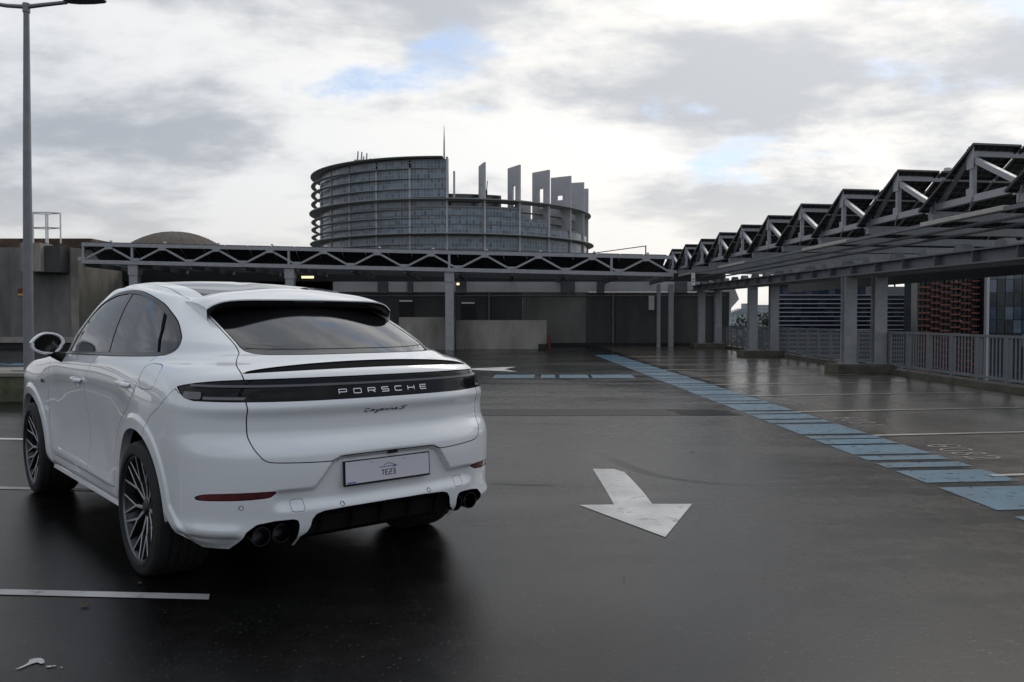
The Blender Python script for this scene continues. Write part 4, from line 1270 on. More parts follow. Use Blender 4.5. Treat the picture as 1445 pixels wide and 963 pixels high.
def clip(S, g):
    """split a surface along g = 0; returns (inside g<0, outside g>=0)"""
    T = S.T; ins = g < 0
    k = ins[T]; c = k.sum(1)
    Tin, Tout = T[c == 3], T[c == 0]
    m1, m2 = T[c == 1], T[c == 2]
    def rot(M, lone):
        if len(M) == 0:
            return M
        j = np.argmax(ins[M] == lone, axis=1)
        r = np.arange(len(M))
        return np.stack([M[r, j], M[r, (j + 1) % 3], M[r, (j + 2) % 3]], 1)
    m1, m2 = rot(m1, True), rot(m2, False)
    M = np.concatenate([m1, m2]) if len(m1) + len(m2) else np.zeros((0, 3), int)
    if len(M) == 0:
        return Surf(S.V, S.N, Tin), Surf(S.V, S.N, Tout)
    E = np.concatenate([M[:, [0, 1]], M[:, [0, 2]]]); E = np.sort(E, 1)
    key = E[:, 0].astype(np.int64) * len(S.V) + E[:, 1]
    uq, first, inv = np.unique(key, return_index=True, return_inverse=True)
    e = E[first]
    t = (g[e[:, 0]] / (g[e[:, 0]] - g[e[:, 1]]))[:, None]
    Vn = S.V[e[:, 0]] * (1 - t) + S.V[e[:, 1]] * t
    Nn = S.N[e[:, 0]] * (1 - t) + S.N[e[:, 1]] * t
    Nn /= np.linalg.norm(Nn, axis=1)[:, None] + 1e-12
    base = len(S.V)
    V = np.concatenate([S.V, Vn]); N = np.concatenate([S.N, Nn])
    ab = base + inv[:len(M)]; ac = base + inv[len(M):]
    lone = np.stack([M[:, 0], ab, ac], 1)
    q1 = np.stack([ab, M[:, 1], M[:, 2]], 1); q2 = np.stack([ab, M[:, 2], ac], 1)
    n1 = len(m1)
    Ti = np.concatenate([Tin, lone[:n1], q1[n1:], q2[n1:]])
    To = np.concatenate([Tout, lone[n1:], q1[:n1], q2[:n1]])
    return Surf(V, N, Ti).compact() if len(Ti) else Surf(V, N, Ti), Surf(V, N, To).compact() if len(To) else Surf(V, N, To)

def smooth_poly(pts, n=6, closed=True):
    """Catmull-Rom through the points"""
    P = np.array(pts, float); m = len(P); out = []
    for k in range(m if closed else m - 1):
        p0, p1, p2, p3 = [P[(k + d) % m] if closed else P[min(max(k + d, 0), m - 1)] for d in (-1, 0, 1, 2)]
        for j in range(n):
            t = j / n
            out.append(0.5 * (2 * p1 + (p2 - p0) * t + (2 * p0 - 5 * p1 + 4 * p2 - p3) * t * t + (3 * p1 - p0 - 3 * p2 + p3) * t ** 3))
    if not closed:
        out.append(P[-1])
    return np.array(out)

def sd_poly(pts, X, Y, far=0.25):
    """signed distance to a closed polygon, negative inside; beyond `far` of its box just a big number"""
    P = np.asarray(pts, float); Q = np.roll(P, -1, 0)
    lo, hi = P.min(0) - far, P.max(0) + far
    g = np.full(len(X), 9.0)
    m = np.nonzero((X > lo[0]) & (X < hi[0]) & (Y > lo[1]) & (Y < hi[1]))[0]
    for c0 in range(0, len(m), 20000):
        i = m[c0:c0 + 20000]
        x, y = X[i][:, None], Y[i][:, None]
        ex, ey = Q[:, 0] - P[:, 0], Q[:, 1] - P[:, 1]
        wx, wy = x - P[:, 0], y - P[:, 1]
        t = np.clip((wx * ex + wy * ey) / (ex * ex + ey * ey + 1e-18), 0, 1)
        d = np.sqrt(((wx - ex * t) ** 2 + (wy - ey * t) ** 2).min(1))
        cr = ((P[:, 1] > y) != (Q[:, 1] > y)) & (x < P[:, 0] + ex * (y - P[:, 1]) / np.where(ey == 0, 1e-18, ey))
        g[i] = np.where(cr.sum(1) % 2 == 1, -d, d)
    return g

def both(half):
    """mirror a half outline (y >= 0, from the bottom centre to the top centre)"""
    return list(half) + [(-y, z) for y, z in reversed(half)]

def smooth_half(p):
    return [tuple(q) for q in smooth_poly(p, 4, False)]

DLO = smooth_poly([(1.93, 1.184), (1.6, 1.190), (1.15, 1.200), (.67, 1.210), (.19, 1.224), (-.02, 1.233), (-.085, 1.242), (-.13, 1.262), (-.142, 1.295),
                   (-.117, 1.33), (-.045, 1.373), (.077, 1.43), (.23, 1.487), (.40, 1.542), (.605, 1.588), (.82, 1.62), (1.0, 1.631), (1.15, 1.628),
                   (1.30, 1.616), (1.47, 1.58), (1.58, 1.528), (1.70, 1.43), (1.83, 1.30), (1.95, 1.196)], 5)
BSEAM = smooth_poly([(1.28, .40), (1.285, .70), (1.28, .90), (1.255, 1.0), (1.21, 1.06), (1.15, 1.116), (1.08, 1.178), (.98, 1.22), (.96, 1.32)], 4, False)
RSEAM = smooth_poly([(.60, .40), (.60, .55), (.545, .68), (.44, .79), (.28, .875), (.165, .925), (.13, .965), (.06, 1.03), (.015, 1.10), (.005, 1.16), (.0, 1.20), (-.01, 1.25), (.0, 1.32)], 4, False)
FSEAM = [(2.2, 1.32), (2.29, 1.16), (2.35, 1.05), (2.355, .7), (2.34, .5), (2.30, .42), (2.22, .40)]
FRONT_DOOR = [tuple(p) for p in BSEAM] + FSEAM
REAR_DOOR = [tuple(p) for p in RSEAM] + [tuple(p) for p in BSEAM[::-1]]
def arch(cx, rear):
    pts = [(cx + .445 * math.cos(rad(a)), .385 + .445 * math.sin(rad(a))) for a in range(0, 181, 6)]
    back = [(cx - .448, .44), (cx - .485, .41), (cx - .56, .345), (cx - .62, .315), (cx - .66, .28), (cx - .66, .15)] if rear else [(cx - .45, .33), (cx - .50, .28), (cx - .5, .15)]
    front = [(cx + .50, .15), (cx + .50, .28), (cx + .46, .33)]
    return pts + back + front
ARCH_R, ARCH_F = arch(0.0, True), arch(2.895, False)
TAILGATE = both(smooth_half([(0, .74), (.27, .738), (.335, .717), (.558, .725), (.63, .731), (.66, .742), (.68, .765), (.70, .80), (.711, .846), (.714, .90), (.716, 1.0), (.717, 1.03),
                 (.707, 1.135), (.702, 1.165), (.698, 1.187), (.683, 1.205), (.652, 1.234), (.61, 1.262), (.597, 1.29), (.592, 1.36), (.588, 1.45), (.585, 1.535)]) + [(0, 1.555)])
REAR_GLASS = both([(0, 1.2525), (.3, 1.2515), (.50, 1.2515), (.55, 1.256), (.576, 1.268), (.583, 1.29), (.579, 1.36), (.574, 1.45), (.57, 1.54), (0, 1.56)])
DIFFUSER = both([(0, .20), (.478, .20), (.478, .335), (.448, .36), (.436, .385), (.428, .425), (.408, .45), (.37, .462), (.235, .469), (0, .471)])
EXHAUST = smooth_poly([(.492, .20), (.492, .33), (.490, .40), (.498, .426), (.52, .436), (.61, .435), (.69, .422), (.735, .385), (.762, .30), (.78, .20)], 1)
REFLECTOR = smooth_poly([(.912, .542), (.898, .567), (.842, .578), (.71, .584), (.605, .584), (.618, .566), (.65, .554), (.755, .547), (.842, .544)], 3)
RECESS = both([(0, .47), (.70, .47), (.66, .585), (.605, .586), (.42, .588), (.368, .656), (.329, .715), (.27, .737), (0, .74)])
FUEL = [(-.13 + .125 * math.copysign(abs(math.cos(a)) ** .6, math.cos(a)), 1.125 + .068 * math.copysign(abs(math.sin(a)) ** .6, math.sin(a))) for a in np.linspace(0, 2 * math.pi, 40, endpoint=False)]
BUMPER = [(-.56, 1.062), (-.517, 1.085), (-.461, 1.044), (-.37, .978), (-.261, .926), (-.203, .882), (-.16, .80), (-.16, .1), (-1.4, .1), (-1.4, 1.062)]

def band(line, X, Y, w):
    """distance to an open line minus half a width"""
    P = np.asarray(line, float); d = np.full(len(X), 9.0)
    for a, b in zip(P[:-1], P[1:]):
        e = b - a; t = np.clip(((X - a[0]) * e[0] + (Y - a[1]) * e[1]) / (e @ e), 0, 1)
        d = np.minimum(d, np.hypot(X - a[0] - e[0] * t, Y - a[1] - e[1] * t))
    return d - w

def make_car(root):
    grid = car_master(0.0115, 112, 150, 36)
    nv, nh, _ = grid.shape
    G = np.concatenate([grid, (grid * np.array([1, -1, 1]))[:, ::-1][:, 1:-1]], 1)      # full ring
    nu = G.shape[1]
    X, Y, Z = G[..., 0].ravel(), np.abs(G[..., 1]).ravel(), G[..., 2].ravel()
    sg = np.sign(G[..., 1]).ravel()
    # raised wheel arch lips
    for A in (ARCH_R, ARCH_F):
        d = np.where(Y > .5, sd_poly(A, X, Z, .3), 9)
        lip = .011 * (1 - sstep(.062, .082, d)) * (1 - sstep(.3, .9, Y * 0)) * sstep(.30, .40, Z)
        Y = Y + lip
    # recessed lower bumper with the number plate bay
    d = np.where(X < -.7, sd_poly(RECESS, Y * 1.0, Z, .2), 9)
    rec = (1 - sstep(-.011, .0, d)) * sstep(.47, .53, Z) * (1 - sstep(.56, .64, Y))
    X = X + .034 * rec
    # lower rear corners: a ledge with the bumper tucked in below it
    crn = sstep(.72, .80, Y) * (1 - sstep(-.62, -.54, X))
    k_ = .026 * (1 - sstep(.338, .372, Z)) * crn - .010 * np.exp(-((Z - .392) / .022) ** 2) * crn
    Y = Y - k_ * .55; X = X + k_ * .75
    # sculpted door: shallow hollow above a flared sill
    X0 = X
    hol = np.exp(-((Z - .60) / .13) ** 2) * sstep(.62, .95, X0) * (1 - sstep(2.0, 2.4, X0)) * (Y > .7)
    Y = Y - .010 * hol
    crease = np.exp(-((Z - .425 - .02 * (X0 - 1.3)) / .03) ** 2) * sstep(.6, .8, X0) * (1 - sstep(2.1, 2.4, X0)) * (Y > .7)
    Y = Y + .010 * crease
    G = np.stack([X, np.where(sg == 0, 0, Y * sg), Z], 1).reshape(nv, nu, 3)
    # normals
    du = np.roll(G, -1, 1) - np.roll(G, 1, 1)
    dv = np.gradient(G, axis=0)
    N = np.cross(dv, du); N /= np.linalg.norm(N, axis=2)[..., None] + 1e-12
    V = G.reshape(-1, 3); N = N.reshape(-1, 3)
    out = V - np.array([1.3, 0, .85])
    if (N * out).sum(1).mean() < 0:
        N = -N
    a = (np.arange(nv - 1)[:, None] * nu + np.arange(nu)[None, :]).ravel()
    b = (np.arange(nv - 1)[:, None] * nu + (np.arange(nu)[None, :] + 1) % nu).ravel()
    c, dd = b + nu, a + nu
    T = np.concatenate([np.stack([a, b, c], 1), np.stack([a, c, dd], 1)])
    fn = np.cross(V[T[:, 1]] - V[T[:, 0]], V[T[:, 2]] - V[T[:, 0]])
    if (fn * N[T[:, 0]]).sum() < 0:
        T = T[:, ::-1]
    S = Surf(V, N, T)
    from mathutils.bvhtree import BVHTree
    bvh = BVHTree.FromPolygons(V.tolist(), T.tolist())
    def sx(y, z):
        h = bvh.ray_cast(Vector((-2.5, y, z)), Vector((1, 0, 0)))
        return h[0], h[1]
    def sy(x, z, s=1):
        h = bvh.ray_cast(Vector((x, 2.5 * s, z)), Vector((0, -s, 0)))
        return h[0], h[1]

    def put(name, S_, m, parent=root, off=0.0, thick=0.0):
        S_ = S_.compact()
        me = bpy.data.meshes.new(name)
        Vp = S_.V + S_.N * off
        me.from_pydata(Vp.tolist(), [], S_.T.tolist())
        me.update()
        for p in me.polygons:
            p.use_smooth = True
        me.normals_split_custom_set_from_vertices(S_.N.tolist())
        return link(name, me, m, parent)

    def take(S_, fn_, gap=0.0):
        """cut out the part where fn_ < 0; leaves a shut line of width gap"""
        g = fn_(S_.V)
        ins, _ = clip(S_, g + gap / 2)
        if gap:
            g = fn_(S_.V)
            _, rest = clip(S_, g - gap / 2)
        else:
            rest = _
        return ins, rest
    def side(poly, ymin=.5, zmax=9.0):
        return lambda v: np.where(np.abs(v[:, 1]) > ymin, sd_poly(poly, v[:, 0], v[:, 2]), 9.0)
    def rear(poly, xmax=-.3):
        return lambda v: np.where(v[:, 0] < xmax, sd_poly(poly, v[:, 1], v[:, 2]), 9.0)
    def rear_abs(poly, xmax=-.3):
        return lambda v: np.where(v[:, 0] < xmax, sd_poly(poly, np.abs(v[:, 1]), v[:, 2]), 9.0)
    def half(S_, left):
        i, o = clip(S_, (-S_.V[:, 1] if left else S_.V[:, 1]))
        return i

    # ---- openings
    for A in (ARCH_R, ARCH_F):
        _, S = take(S, side(A, .55))
    _, S = take(S, rear(DIFFUSER))
    _, S = take(S, rear_abs(EXHAUST))
    # ---- dark layer behind the shut lines
    glassf = lambda v: np.minimum(side(DLO)(v), np.where(v[:, 0] < .3, sd_poly(REAR_GLASS, v[:, 1], v[:, 2]), 9.0))
    roofglass = lambda v: np.maximum(np.maximum(np.abs(v[:, 1]) - .50 + .06 * np.clip((v[:, 0] - .9) / .8, 0, 1) ** 2, .265 - v[:, 0]), np.maximum(v[:, 0] - 1.60, 1.5 - v[:, 2]))
    WS = [(-.66, 1.66), (-.80, 1.24), (-.6, 1.17), (0, 1.175), (.6, 1.17), (.80, 1.24), (.66, 1.66)]
    shield = lambda v: np.where(v[:, 0] > 1.55, np.maximum(np.maximum(np.abs(v[:, 1]) - (.70 - .12 * (v[:, 2] - 1.2) / .4), 1.21 - v[:, 2]), 1.55 + (1.66 - v[:, 2]) * .35 - v[:, 0]), 9.0)
    _, inner = clip(S, np.minimum(np.minimum(glassf(S.V), roofglass(S.V)), shield(S.V)))
    put('inner_shell', inner, M['car_black'], off=-.014)
    # ---- tail light strip
    def lightf(v):
        x, z = v[:, 0], v[:, 2]
        t = np.clip((x + 1.02) / .5, 0, 1)
        hi = 1.142 - .018 * t - .032 * t ** 3
        lo = 1.028 + .004 * t
        end = (x - np.interp(z, [1.018, 1.026, 1.034, 1.051, 1.093, 1.12], [-.80, -.70, -.640, -.596, -.525, -.49])) * .5   # slanted end of the lamp
        return np.where(x < -.3, np.maximum(np.maximum(z - hi, lo - z), end), 9.0)
    lamp, S = take(S, lightf, .004)
    TAIL = put('tail_light', lamp, M['lamp_black'], off=-.004)
    def zband(S_, z0, z1, x1=-.6, x0=-9):
        v = S_.V
        i, _ = clip(S_, np.maximum(np.maximum(v[:, 2] - z1, z0 - v[:, 2]), np.maximum(v[:, 0] - x1, x0 - v[:, 0])))
        return i
    put('light_bar', zband(lamp, 1.097, 1.110, -.62), M['lamp_grey'], TAIL, off=.002)
    put('light_rib', zband(lamp, 1.078, 1.083, -.66), M['lamp_rib'], TAIL, off=.001)
    put('light_rib', zband(lamp, 1.117, 1.121, -.62), M['lamp_rib'], TAIL, off=.001)
    for left in (True, False):
        h = half(lamp, left)
        put('lamp_lens', zband(h, 1.038, 1.074, -.60, -.72), M['lamp_lens'], TAIL, off=.0015)
        put('lamp_lens', zband(h, 1.038, 1.052, -.727, -.90), M['lamp_lens'], TAIL, off=.0015)
        put('lamp_lens', zband(h, 1.084, 1.094, -.60, -.66), M['lamp_lens'], TAIL, off=.0015)
        put('light_seam', zband(h, 1.0, 1.2, -.872, -.882), M['car_black'], TAIL, off=.0008)
    # ---- glass
    rg, S = take(S, lambda v: np.where(v[:, 0] < .3, sd_poly(REAR_GLASS, v[:, 1], v[:, 2]), 9.0), .005)
    RW = put('rear_window', rg, M['glass_dark'], off=-.003)
    mb = MB(); yy = np.linspace(-.565, .565, 60); prev = None
    for y in yy:
        zz = 1.2785 + .004 * (abs(y) / .56) ** 6
        p0, n0 = sx(y, zz); p1, _ = sx(y, zz + .0022)
        cur = (p0 + n0 * -.0018, p1 + n0 * -.0018) if n0.x > 0 else (p0 + n0 * -.0018, p1 + n0 * -.0018)
        if prev: mb.poly([prev[0], cur[0], cur[1], prev[1]])
        prev = cur
    mb.build('heater_edge', M['car_black'], RW, fix=False)
    ro, S = take(S, roofglass, .006)
    put('roof_glass', ro, M['glass_roof'], off=-.002)
    ws, S = take(S, shield, .006)
    put('windscreen', ws, M['glass_clear'], off=-.003)
    dlo, S = take(S, side(DLO), .004)
    for left in (True, False):
        d = half(dlo, left)
        g = sd_poly(DLO, d.V[:, 0], d.V[:, 2])
        pane, trim = clip(d, g + .021)
        put('window_trim', trim, M['trim_grey'], off=.001)
        v = pane.V
        bl = smooth_poly([(1.015, 1.66), (.935, 1.45), (.885, 1.28), (.87, 1.18)], 4, False)
        g = band(bl, v[:, 0], v[:, 2], .036)
        pil, pane = clip(pane, g)
        put('b_pillar', pil, M['pillar'], off=-.001)
        v = pane.V
        cl = [(.33, 1.56), (.28, 1.493), (.14, 1.381), (.03, 1.25), (.02, 1.2)]
        g = band(cl, v[:, 0], v[:, 2], .009)
        dv_, pane = clip(pane, g)
        put('window_divider', dv_, M['car_black'], off=0)
        v = pane.V
        fr, rest = clip(pane, .93 + .30 * (v[:, 2] - 1.43) - v[:, 0])
        # small fixed triangle ahead of the front door glass
        v = fr.V
        bar_, fr = clip(fr, band([(1.90, 1.17), (1.70, 1.42)], v[:, 0] + .09, v[:, 2], .008))
        put('window_divider', bar_, M['car_black'], off=0)
        put('front_window', fr, M['glass_clear'], off=-.004)
        v = rest.V
        q, rd = clip(rest, v[:, 0] - (.03 + (v[:, 2] - 1.25) * 1.03))
        put('rear_door_window', rd, M['glass_dark'], off=-.004)
        put('quarter_window', q, M['glass_dark'], off=-.004)
    # ---- tailgate, a black strip painting the air-gap shadow at its lip, lower parts
    def gatef(v):
        x, y, z = v[:, 0], np.abs(v[:, 1]), v[:, 2]
        low = sd_poly(TAILGATE, v[:, 1], z)
        up = y - np.interp(x, [-1.1, -.90, -.855, -.815, -.755, -.693, -.629, -.58, -.545, -.50, -.40, 0], [.705, .708, .707, .703, .697, .681, .652, .623, .604, .597, .594, .588])
        w = sstep(1.135, 1.165, z)
        return np.where((x < .1) & (z < 1.56) & (np.abs(low) < 1), low * (1 - w) + up * w, 9.0)
    tg, S = take(S, gatef, .0052)
    def lipf(v):
        y, z, x = np.abs(v[:, 1]), v[:, 2], v[:, 0]
        t = np.clip(1 - (y / .70) ** 2, 0, 1)
        lo = 1.162 + .020 * t ** .7
        hi = lo + .034 * t ** .5 + .0012 - .004 * (y > .70)
        return np.where(x < -.6, np.maximum(z - hi, lo - z), 9.0)
    lip, tg = take(tg, lipf)
    TG = put('tailgate', tg, M['paint'])
    put('spoiler_gap_shadow', lip, M['car_black'], off=-.006)
    for left in (True, False):
        pass
    rf, S = take(S, rear_abs(REFLECTOR, -.5), .003)
    for left in (True, False):
        put('reflector', half(rf, left), M['red_lens'], off=-.003)
    bu, S = take(S, lambda v: sd_poly(BUMPER, v[:, 0], v[:, 2], 1.0), .0035)
    # parking sensors and the towing cover are shallow rings in the bumper
    for (y, z) in ((.755, .508), (.27, .485), (-.27, .485), (-.755, .508)):
        dk, bu = take(bu, lambda v: np.where(v[:, 0] < -.5, np.hypot((v[:, 1] - y) * (1.25 if abs(y) > .5 else 1), v[:, 2] - z) - .0125, 9.0), .003)
        put('parking_sensor', dk, M['paint'])
    for sgn in (1, -1):
        sq = [(sgn * (.5 + .033 * math.copysign(abs(math.cos(a)) ** .4, math.cos(a))), .502 + .030 * math.copysign(abs(math.sin(a)) ** .4, math.sin(a))) for a in np.linspace(0, 6.283, 32, endpoint=False)]
        dk, bu = take(bu, rear(sq), .0022)
        put('tow_cover', dk, M['paint'])
    put('rear_bumper', bu, M['paint'])
    # ---- doors, fuel flap, the rest of the shell
    for poly, nm in ((FRONT_DOOR, 'front_door'), (REAR_DOOR, 'rear_door')):
        dr, S = take(S, side(poly), .0040)
        for left in (True, False):
            put(nm, half(dr, left), M['paint'])
    fl, S = take(S, lambda v: np.where(v[:, 1] > .5, sd_poly(FUEL, v[:, 0], v[:, 2]), 9.0), .0030)
    put('fuel_flap', fl, M['paint'])
    # seam between roof frame and body side
    rl, S = take(S, lambda v: np.where((v[:, 2] > 1.50) & (v[:, 0] > -.1), np.maximum(np.abs(v[:, 1]) - (.585 + .02 * np.clip(v[:, 0], 0, 1) - .05 * np.clip(v[:, 0] - 1.2, 0, 1)), v[:, 0] - 1.62), 9.0), .004)
    put('roof_frame', rl, M['paint'])
    put('body_shell', S, M['paint'])

    # ---- wheel arch edges, liners and the underbody
    for cx, A in ((0.0, ARCH_R), (2.895, ARCH_F)):
        for s in (1, -1):
            mb = MB(); prev = None
            for (x, z) in A[:-3][::1]:
                if z < .285:
                    continue
                p, n_ = sy(x, z, s)
                if p is None or abs(p.y) < .6:
                    prev = None; continue
                cur = (p, Vector((x, p.y - s * .05, z)))
                if prev:
                    mb.poly([prev[0], cur[0], cur[1], prev[1]])
                prev = cur
            mb.build('arch_edge', M['paint'], root, smooth=60, fix=False)
            mb = MB()
            mb.lathe([(.452, .42), (.452, .905)], 40, 'y', (cx, 0, .385), a0=rad(-8), a1=rad(188))
            mb.lathe([(.01, .45), (.455, .45)], 40, 'y', (cx, 0, .385), a0=rad(-20), a1=rad(200))
            if s < 0:
                mb.v = [(x, -y, z) for x, y, z in mb.v]
            mb.build('wheel_liner', M['car_black'], root)
    mb = MB()
    mb.box(-.80, 3.5, -.50, .50, .27, .40)
    mb.box(.50, 2.36, -.86, .86, .24, .42)
    mb.build('underbody', M['car_black'], root)
    # sill blades along the doors
    for s in (1, -1):
        mb = MB()
        mb.hexa([(.56, s * .86, .275), (2.36, s * .86, .275), (2.36, s * .925, .285), (.56, s * .925, .285),
                 (.56, s * .86, .335), (2.36, s * .86, .335), (2.36, s * .915, .318), (.56, s * .915, .318)])
        mb.build('side_sill', M['paint'], root, bevel=.006)
    # ---- diffuser insert and exhausts
    mb = MB()
    pr = [(-.90, .50), (-1.03, .478), (-1.035, .466), (-.985, .42), (-.965, .335), (-.90, .305), (-.70, .295), (-.70, .50)]
    mb.prism([(x, z) for x, z in pr], 'y', -.47, .47)
    DF = mb.build('diffuser', M['black_plastic'], root)
    for y in (-.36, -.18, 0, .18, .36):
        m2 = MB(); m2.prism([(-.90, .45), (-1.035, .452), (-1.015, .41), (-.972, .335), (-.90, .305)], 'y', y - .006, y + .006)
        m2.build('diffuser_fin', M['black_plastic'], DF)
    mb = MB(); mb.box(-.72, -.68, -.80, .80, .30, .62)
    mb.build('bumper_backing', M['car_black'], root)
    for s in (1, -1):
        mb = MB()
        mb.box(-.93, -.70, s * .49 if s > 0 else -.72, .72 if s > 0 else s * .49, .46, .48)
        mb.build('exhaust_surround', M['car_black'], root)
        for y in (.655, .548):
            m2 = MB()
            m2.lathe([(.038, -.78), (.046, -.80), (.050, -.925), (.048, -.932), (.044, -.932), (.041, -.92), (.038, -.80)], 36, 'x', (0, s * y, .352))
            m2.lathe([(.0, -.84), (.045, -.84)], 24, 'x', (0, s * y, .352))
            m2.build('exhaust_tip', M['dark_chrome'], root, smooth=50)
    # ---- roof spoiler: closed wing over the rear window
    ny, nx = 64, 14
    top, face = [], []
    for i in range(ny + 1):
        y = -.632 + 1.264 * i / ny; a = abs(y) / .632
        te = -.165 + .065 * a ** 6; zt = 1.560 - .008 * a ** 2 - .052 * a ** 11
        rt = []
        hit = bvh.ray_cast(Vector((.245, y * .985, 3)), Vector((0, 0, -1)))[0]
        for j in range(nx + 1):
            t = j / nx
            x = .245 + (te - .245) * t
            yy = y * (.985 - .012 * math.sin(math.pi * t / 2))
            z0 = hit.z + .003
            z = z0 + (zt - z0) * (.80 * t + .20 * t * t) + .022 * math.sin(math.pi * t) * (1 - .5 * a ** 6)
            hz = bvh.ray_cast(Vector((x, yy, 3)), Vector((0, 0, -1)))[0].z
            rt.append((x, yy, max(z, hz + .003)))
        top.append(rt)
        e = rt[-1]
        bx_ = e[0] + .022
        gz = bvh.ray_cast(Vector((bx_, e[1], 3)), Vector((0, 0, -1)))[0].z
        dz = min(e[2] - gz, .046)
        g2 = bvh.ray_cast(Vector((bx_ + .16, e[1] * .985, 3)), Vector((0, 0, -1)))[0].z
        face.append([e, (e[0] + .001, e[1], e[2] - min(.007, dz * .3)), (e[0] + .004, e[1] * .998, e[2] - dz * .45), (e[0] + .013, e[1] * .995, e[2] - dz * .85), (bx_, e[1] * .992, e[2] - dz - .002), (bx_ + .16, e[1] * .985, min(g2 - .004, e[2] - dz + .04))])
    def sheet(rows, mb, flip=False):
        n = len(rows[0]); i0 = len(mb.v)
        for r in rows: mb.v += r
        for i in range(len(rows) - 1):
            for j in range(n - 1):
                q = [i0 + i * n + j, i0 + (i + 1) * n + j, i0 + (i + 1) * n + j + 1, i0 + i * n + j + 1]
                mb.f.append(q[::-1] if flip else q)
    mb = MB(); sheet([t_ + [f_[1]] for t_, f_ in zip(top, face)], mb)
    for i in (0, ny):       # closed ends down to the body
        e = top[i]
        lo = [(p_[0], p_[1] * .995, bvh.ray_cast(Vector((p_[0], p_[1] * .995, 3)), Vector((0, 0, -1)))[0].z - .004) for p_ in e]
        for j in range(nx):
            mb.poly([e[j], e[j + 1], lo[j + 1], lo[j]])
    SP = mb.build('roof_spoiler', M['paint'], root, smooth=38)
    mb = MB(); sheet([f_[1:] for f_ in face], mb)
    mb.build('spoiler_blade', M['gloss_black'], SP, smooth=60)
    mb = MB(); mb.box(-.1625, -.15, -.10, .10, 1.5445, 1.5490)
    mb.build('brake_light', M['lamp_lens'], SP)

    # ---- door handles, mirrors, badges
    for s in (1, -1):
        for (x, z) in ((1.44, 1.022), (.26, 1.062)):
            p, n_ = sy(x, z, s)
            mb = MB()
            ring = []
            for i in range(13):
                t = -1 + 2 * i / 12
                w = .019 * (1 - abs(t) ** 3 * .45); o_ = .030 * (1 - t ** 4)
                ring.append((x + t * .118, p.y + s * (o_ * .9 + .002), z + .004 * t, w, .010 + .004 * (1 - t * t)))
            for i in range(12):
                a, b = ring[i], ring[i + 1]
                def quad(q):
                    return [(q[0], q[1] - s * q[4], q[2] - q[3]), (q[0], q[1] + s * q[4] * .6, q[2] - q[3] * .8), (q[0], q[1] + s * q[4], q[2]), (q[0], q[1] + s * q[4] * .6, q[2] + q[3] * .8), (q[0], q[1] - s * q[4], q[2] + q[3])]
                A_, B_ = quad(a), quad(b)
                for k in range(5):
                    mb.poly([A_[k], A_[(k + 1) % 5], B_[(k + 1) % 5], B_[k]])
            me_o = mb.build('door_handle', M['paint'], root, fix=False)
            bm = bmesh.new(); bm.from_mesh(me_o.data)
            bmesh.ops.remove_doubles(bm, verts=bm.verts, dist=1e-5); bmesh.ops.recalc_face_normals(bm, faces=bm.faces)
            bm.to_mesh(me_o.data); bm.free(); shade(me_o.data, 60)
            mb = MB()
            mb.lathe([(.0, 0), (.030, .0), (.033, .003)], 20, 'y', (x - .02, p.y + s * .0012, z - .012))
            mb.v = [(vx, p.y + s * abs(vy - p.y) * .5 + s * .001, vz) for vx, vy, vz in mb.v]
            mb.build('handle_cup', M['paint_shade'], root, smooth=60)
        # mirror
        MR = empty('door_mirror', (0, 0, 0), 0, root)
        def oval(k, n=36):
            out_ = []
            for i in range(n):
                a = 2 * math.pi * i / n
                ca, sa = math.cos(a), math.sin(a)
                yy = .102 * math.copysign(abs(ca) ** .92, ca); zz = .080 * math.copysign(abs(sa) ** .86, sa)
                zz *= (1 - .30 * max(0, ca) ** 1.5)
                zz -= .020 * max(0, ca) ** 2
                yy += .012 * (zz > 0) * ca
                out_.append((yy * k, zz * k))
            return out_
        my, mz, mx = 1.030, 1.262, 1.97
        def P3(x, q):
            return (x + .07 * q[0], s * (my + q[0]), mz + q[1])
        secs = [(mx + .010, .80), (mx - .002, .82), (mx - .008, .90), (mx - .004, 1.0), (mx + .03, 1.03), (mx + .07, .98), (mx + .105, .84), (mx + .13, .60), (mx + .142, .3), (mx + .145, .02)]
        mb = MB(); n = 36
        for x, k in secs:
            mb.v += [P3(x, q) for q in oval(k)]
        for i in range(len(secs) - 1):
            for j in range(n):
                mb.f.append([i * n + j, i * n + (j + 1) % n, (i + 1) * n + (j + 1) % n, (i + 1) * n + j])
        mb.build('mirror_housing', M['paint'], MR, smooth=50)
        mb = MB(); mb.poly([P3(mx + .008, q) for q in oval(.815)])
        mb.build('mirror_glass', M['mirror'], MR)
        p, _ = sy(1.98, 1.155, s)
        mb = MB(); mb.tube([(1.97, s * (abs(p.y) - .01), 1.15), (1.985, s * .955, 1.165), (2.0, s * 1.0, 1.205)], [.04, .033, .04], 10)
        mb.build('mirror_foot', M['black_plastic'], MR, smooth=50)
    p, _ = sy(2.50, .952)
    mb = MB()
    for dx in (-.055, -.025, .005, .035):
        mb.stroke([(dx, -.012), (dx + .012, .012), (dx + .022, -.006)], .006, .002, lambda a, b, h: (2.5 - a, p.y + .003 + h, .952 + b))
    mb.build('side_badge', M['dark_chrome'], root)

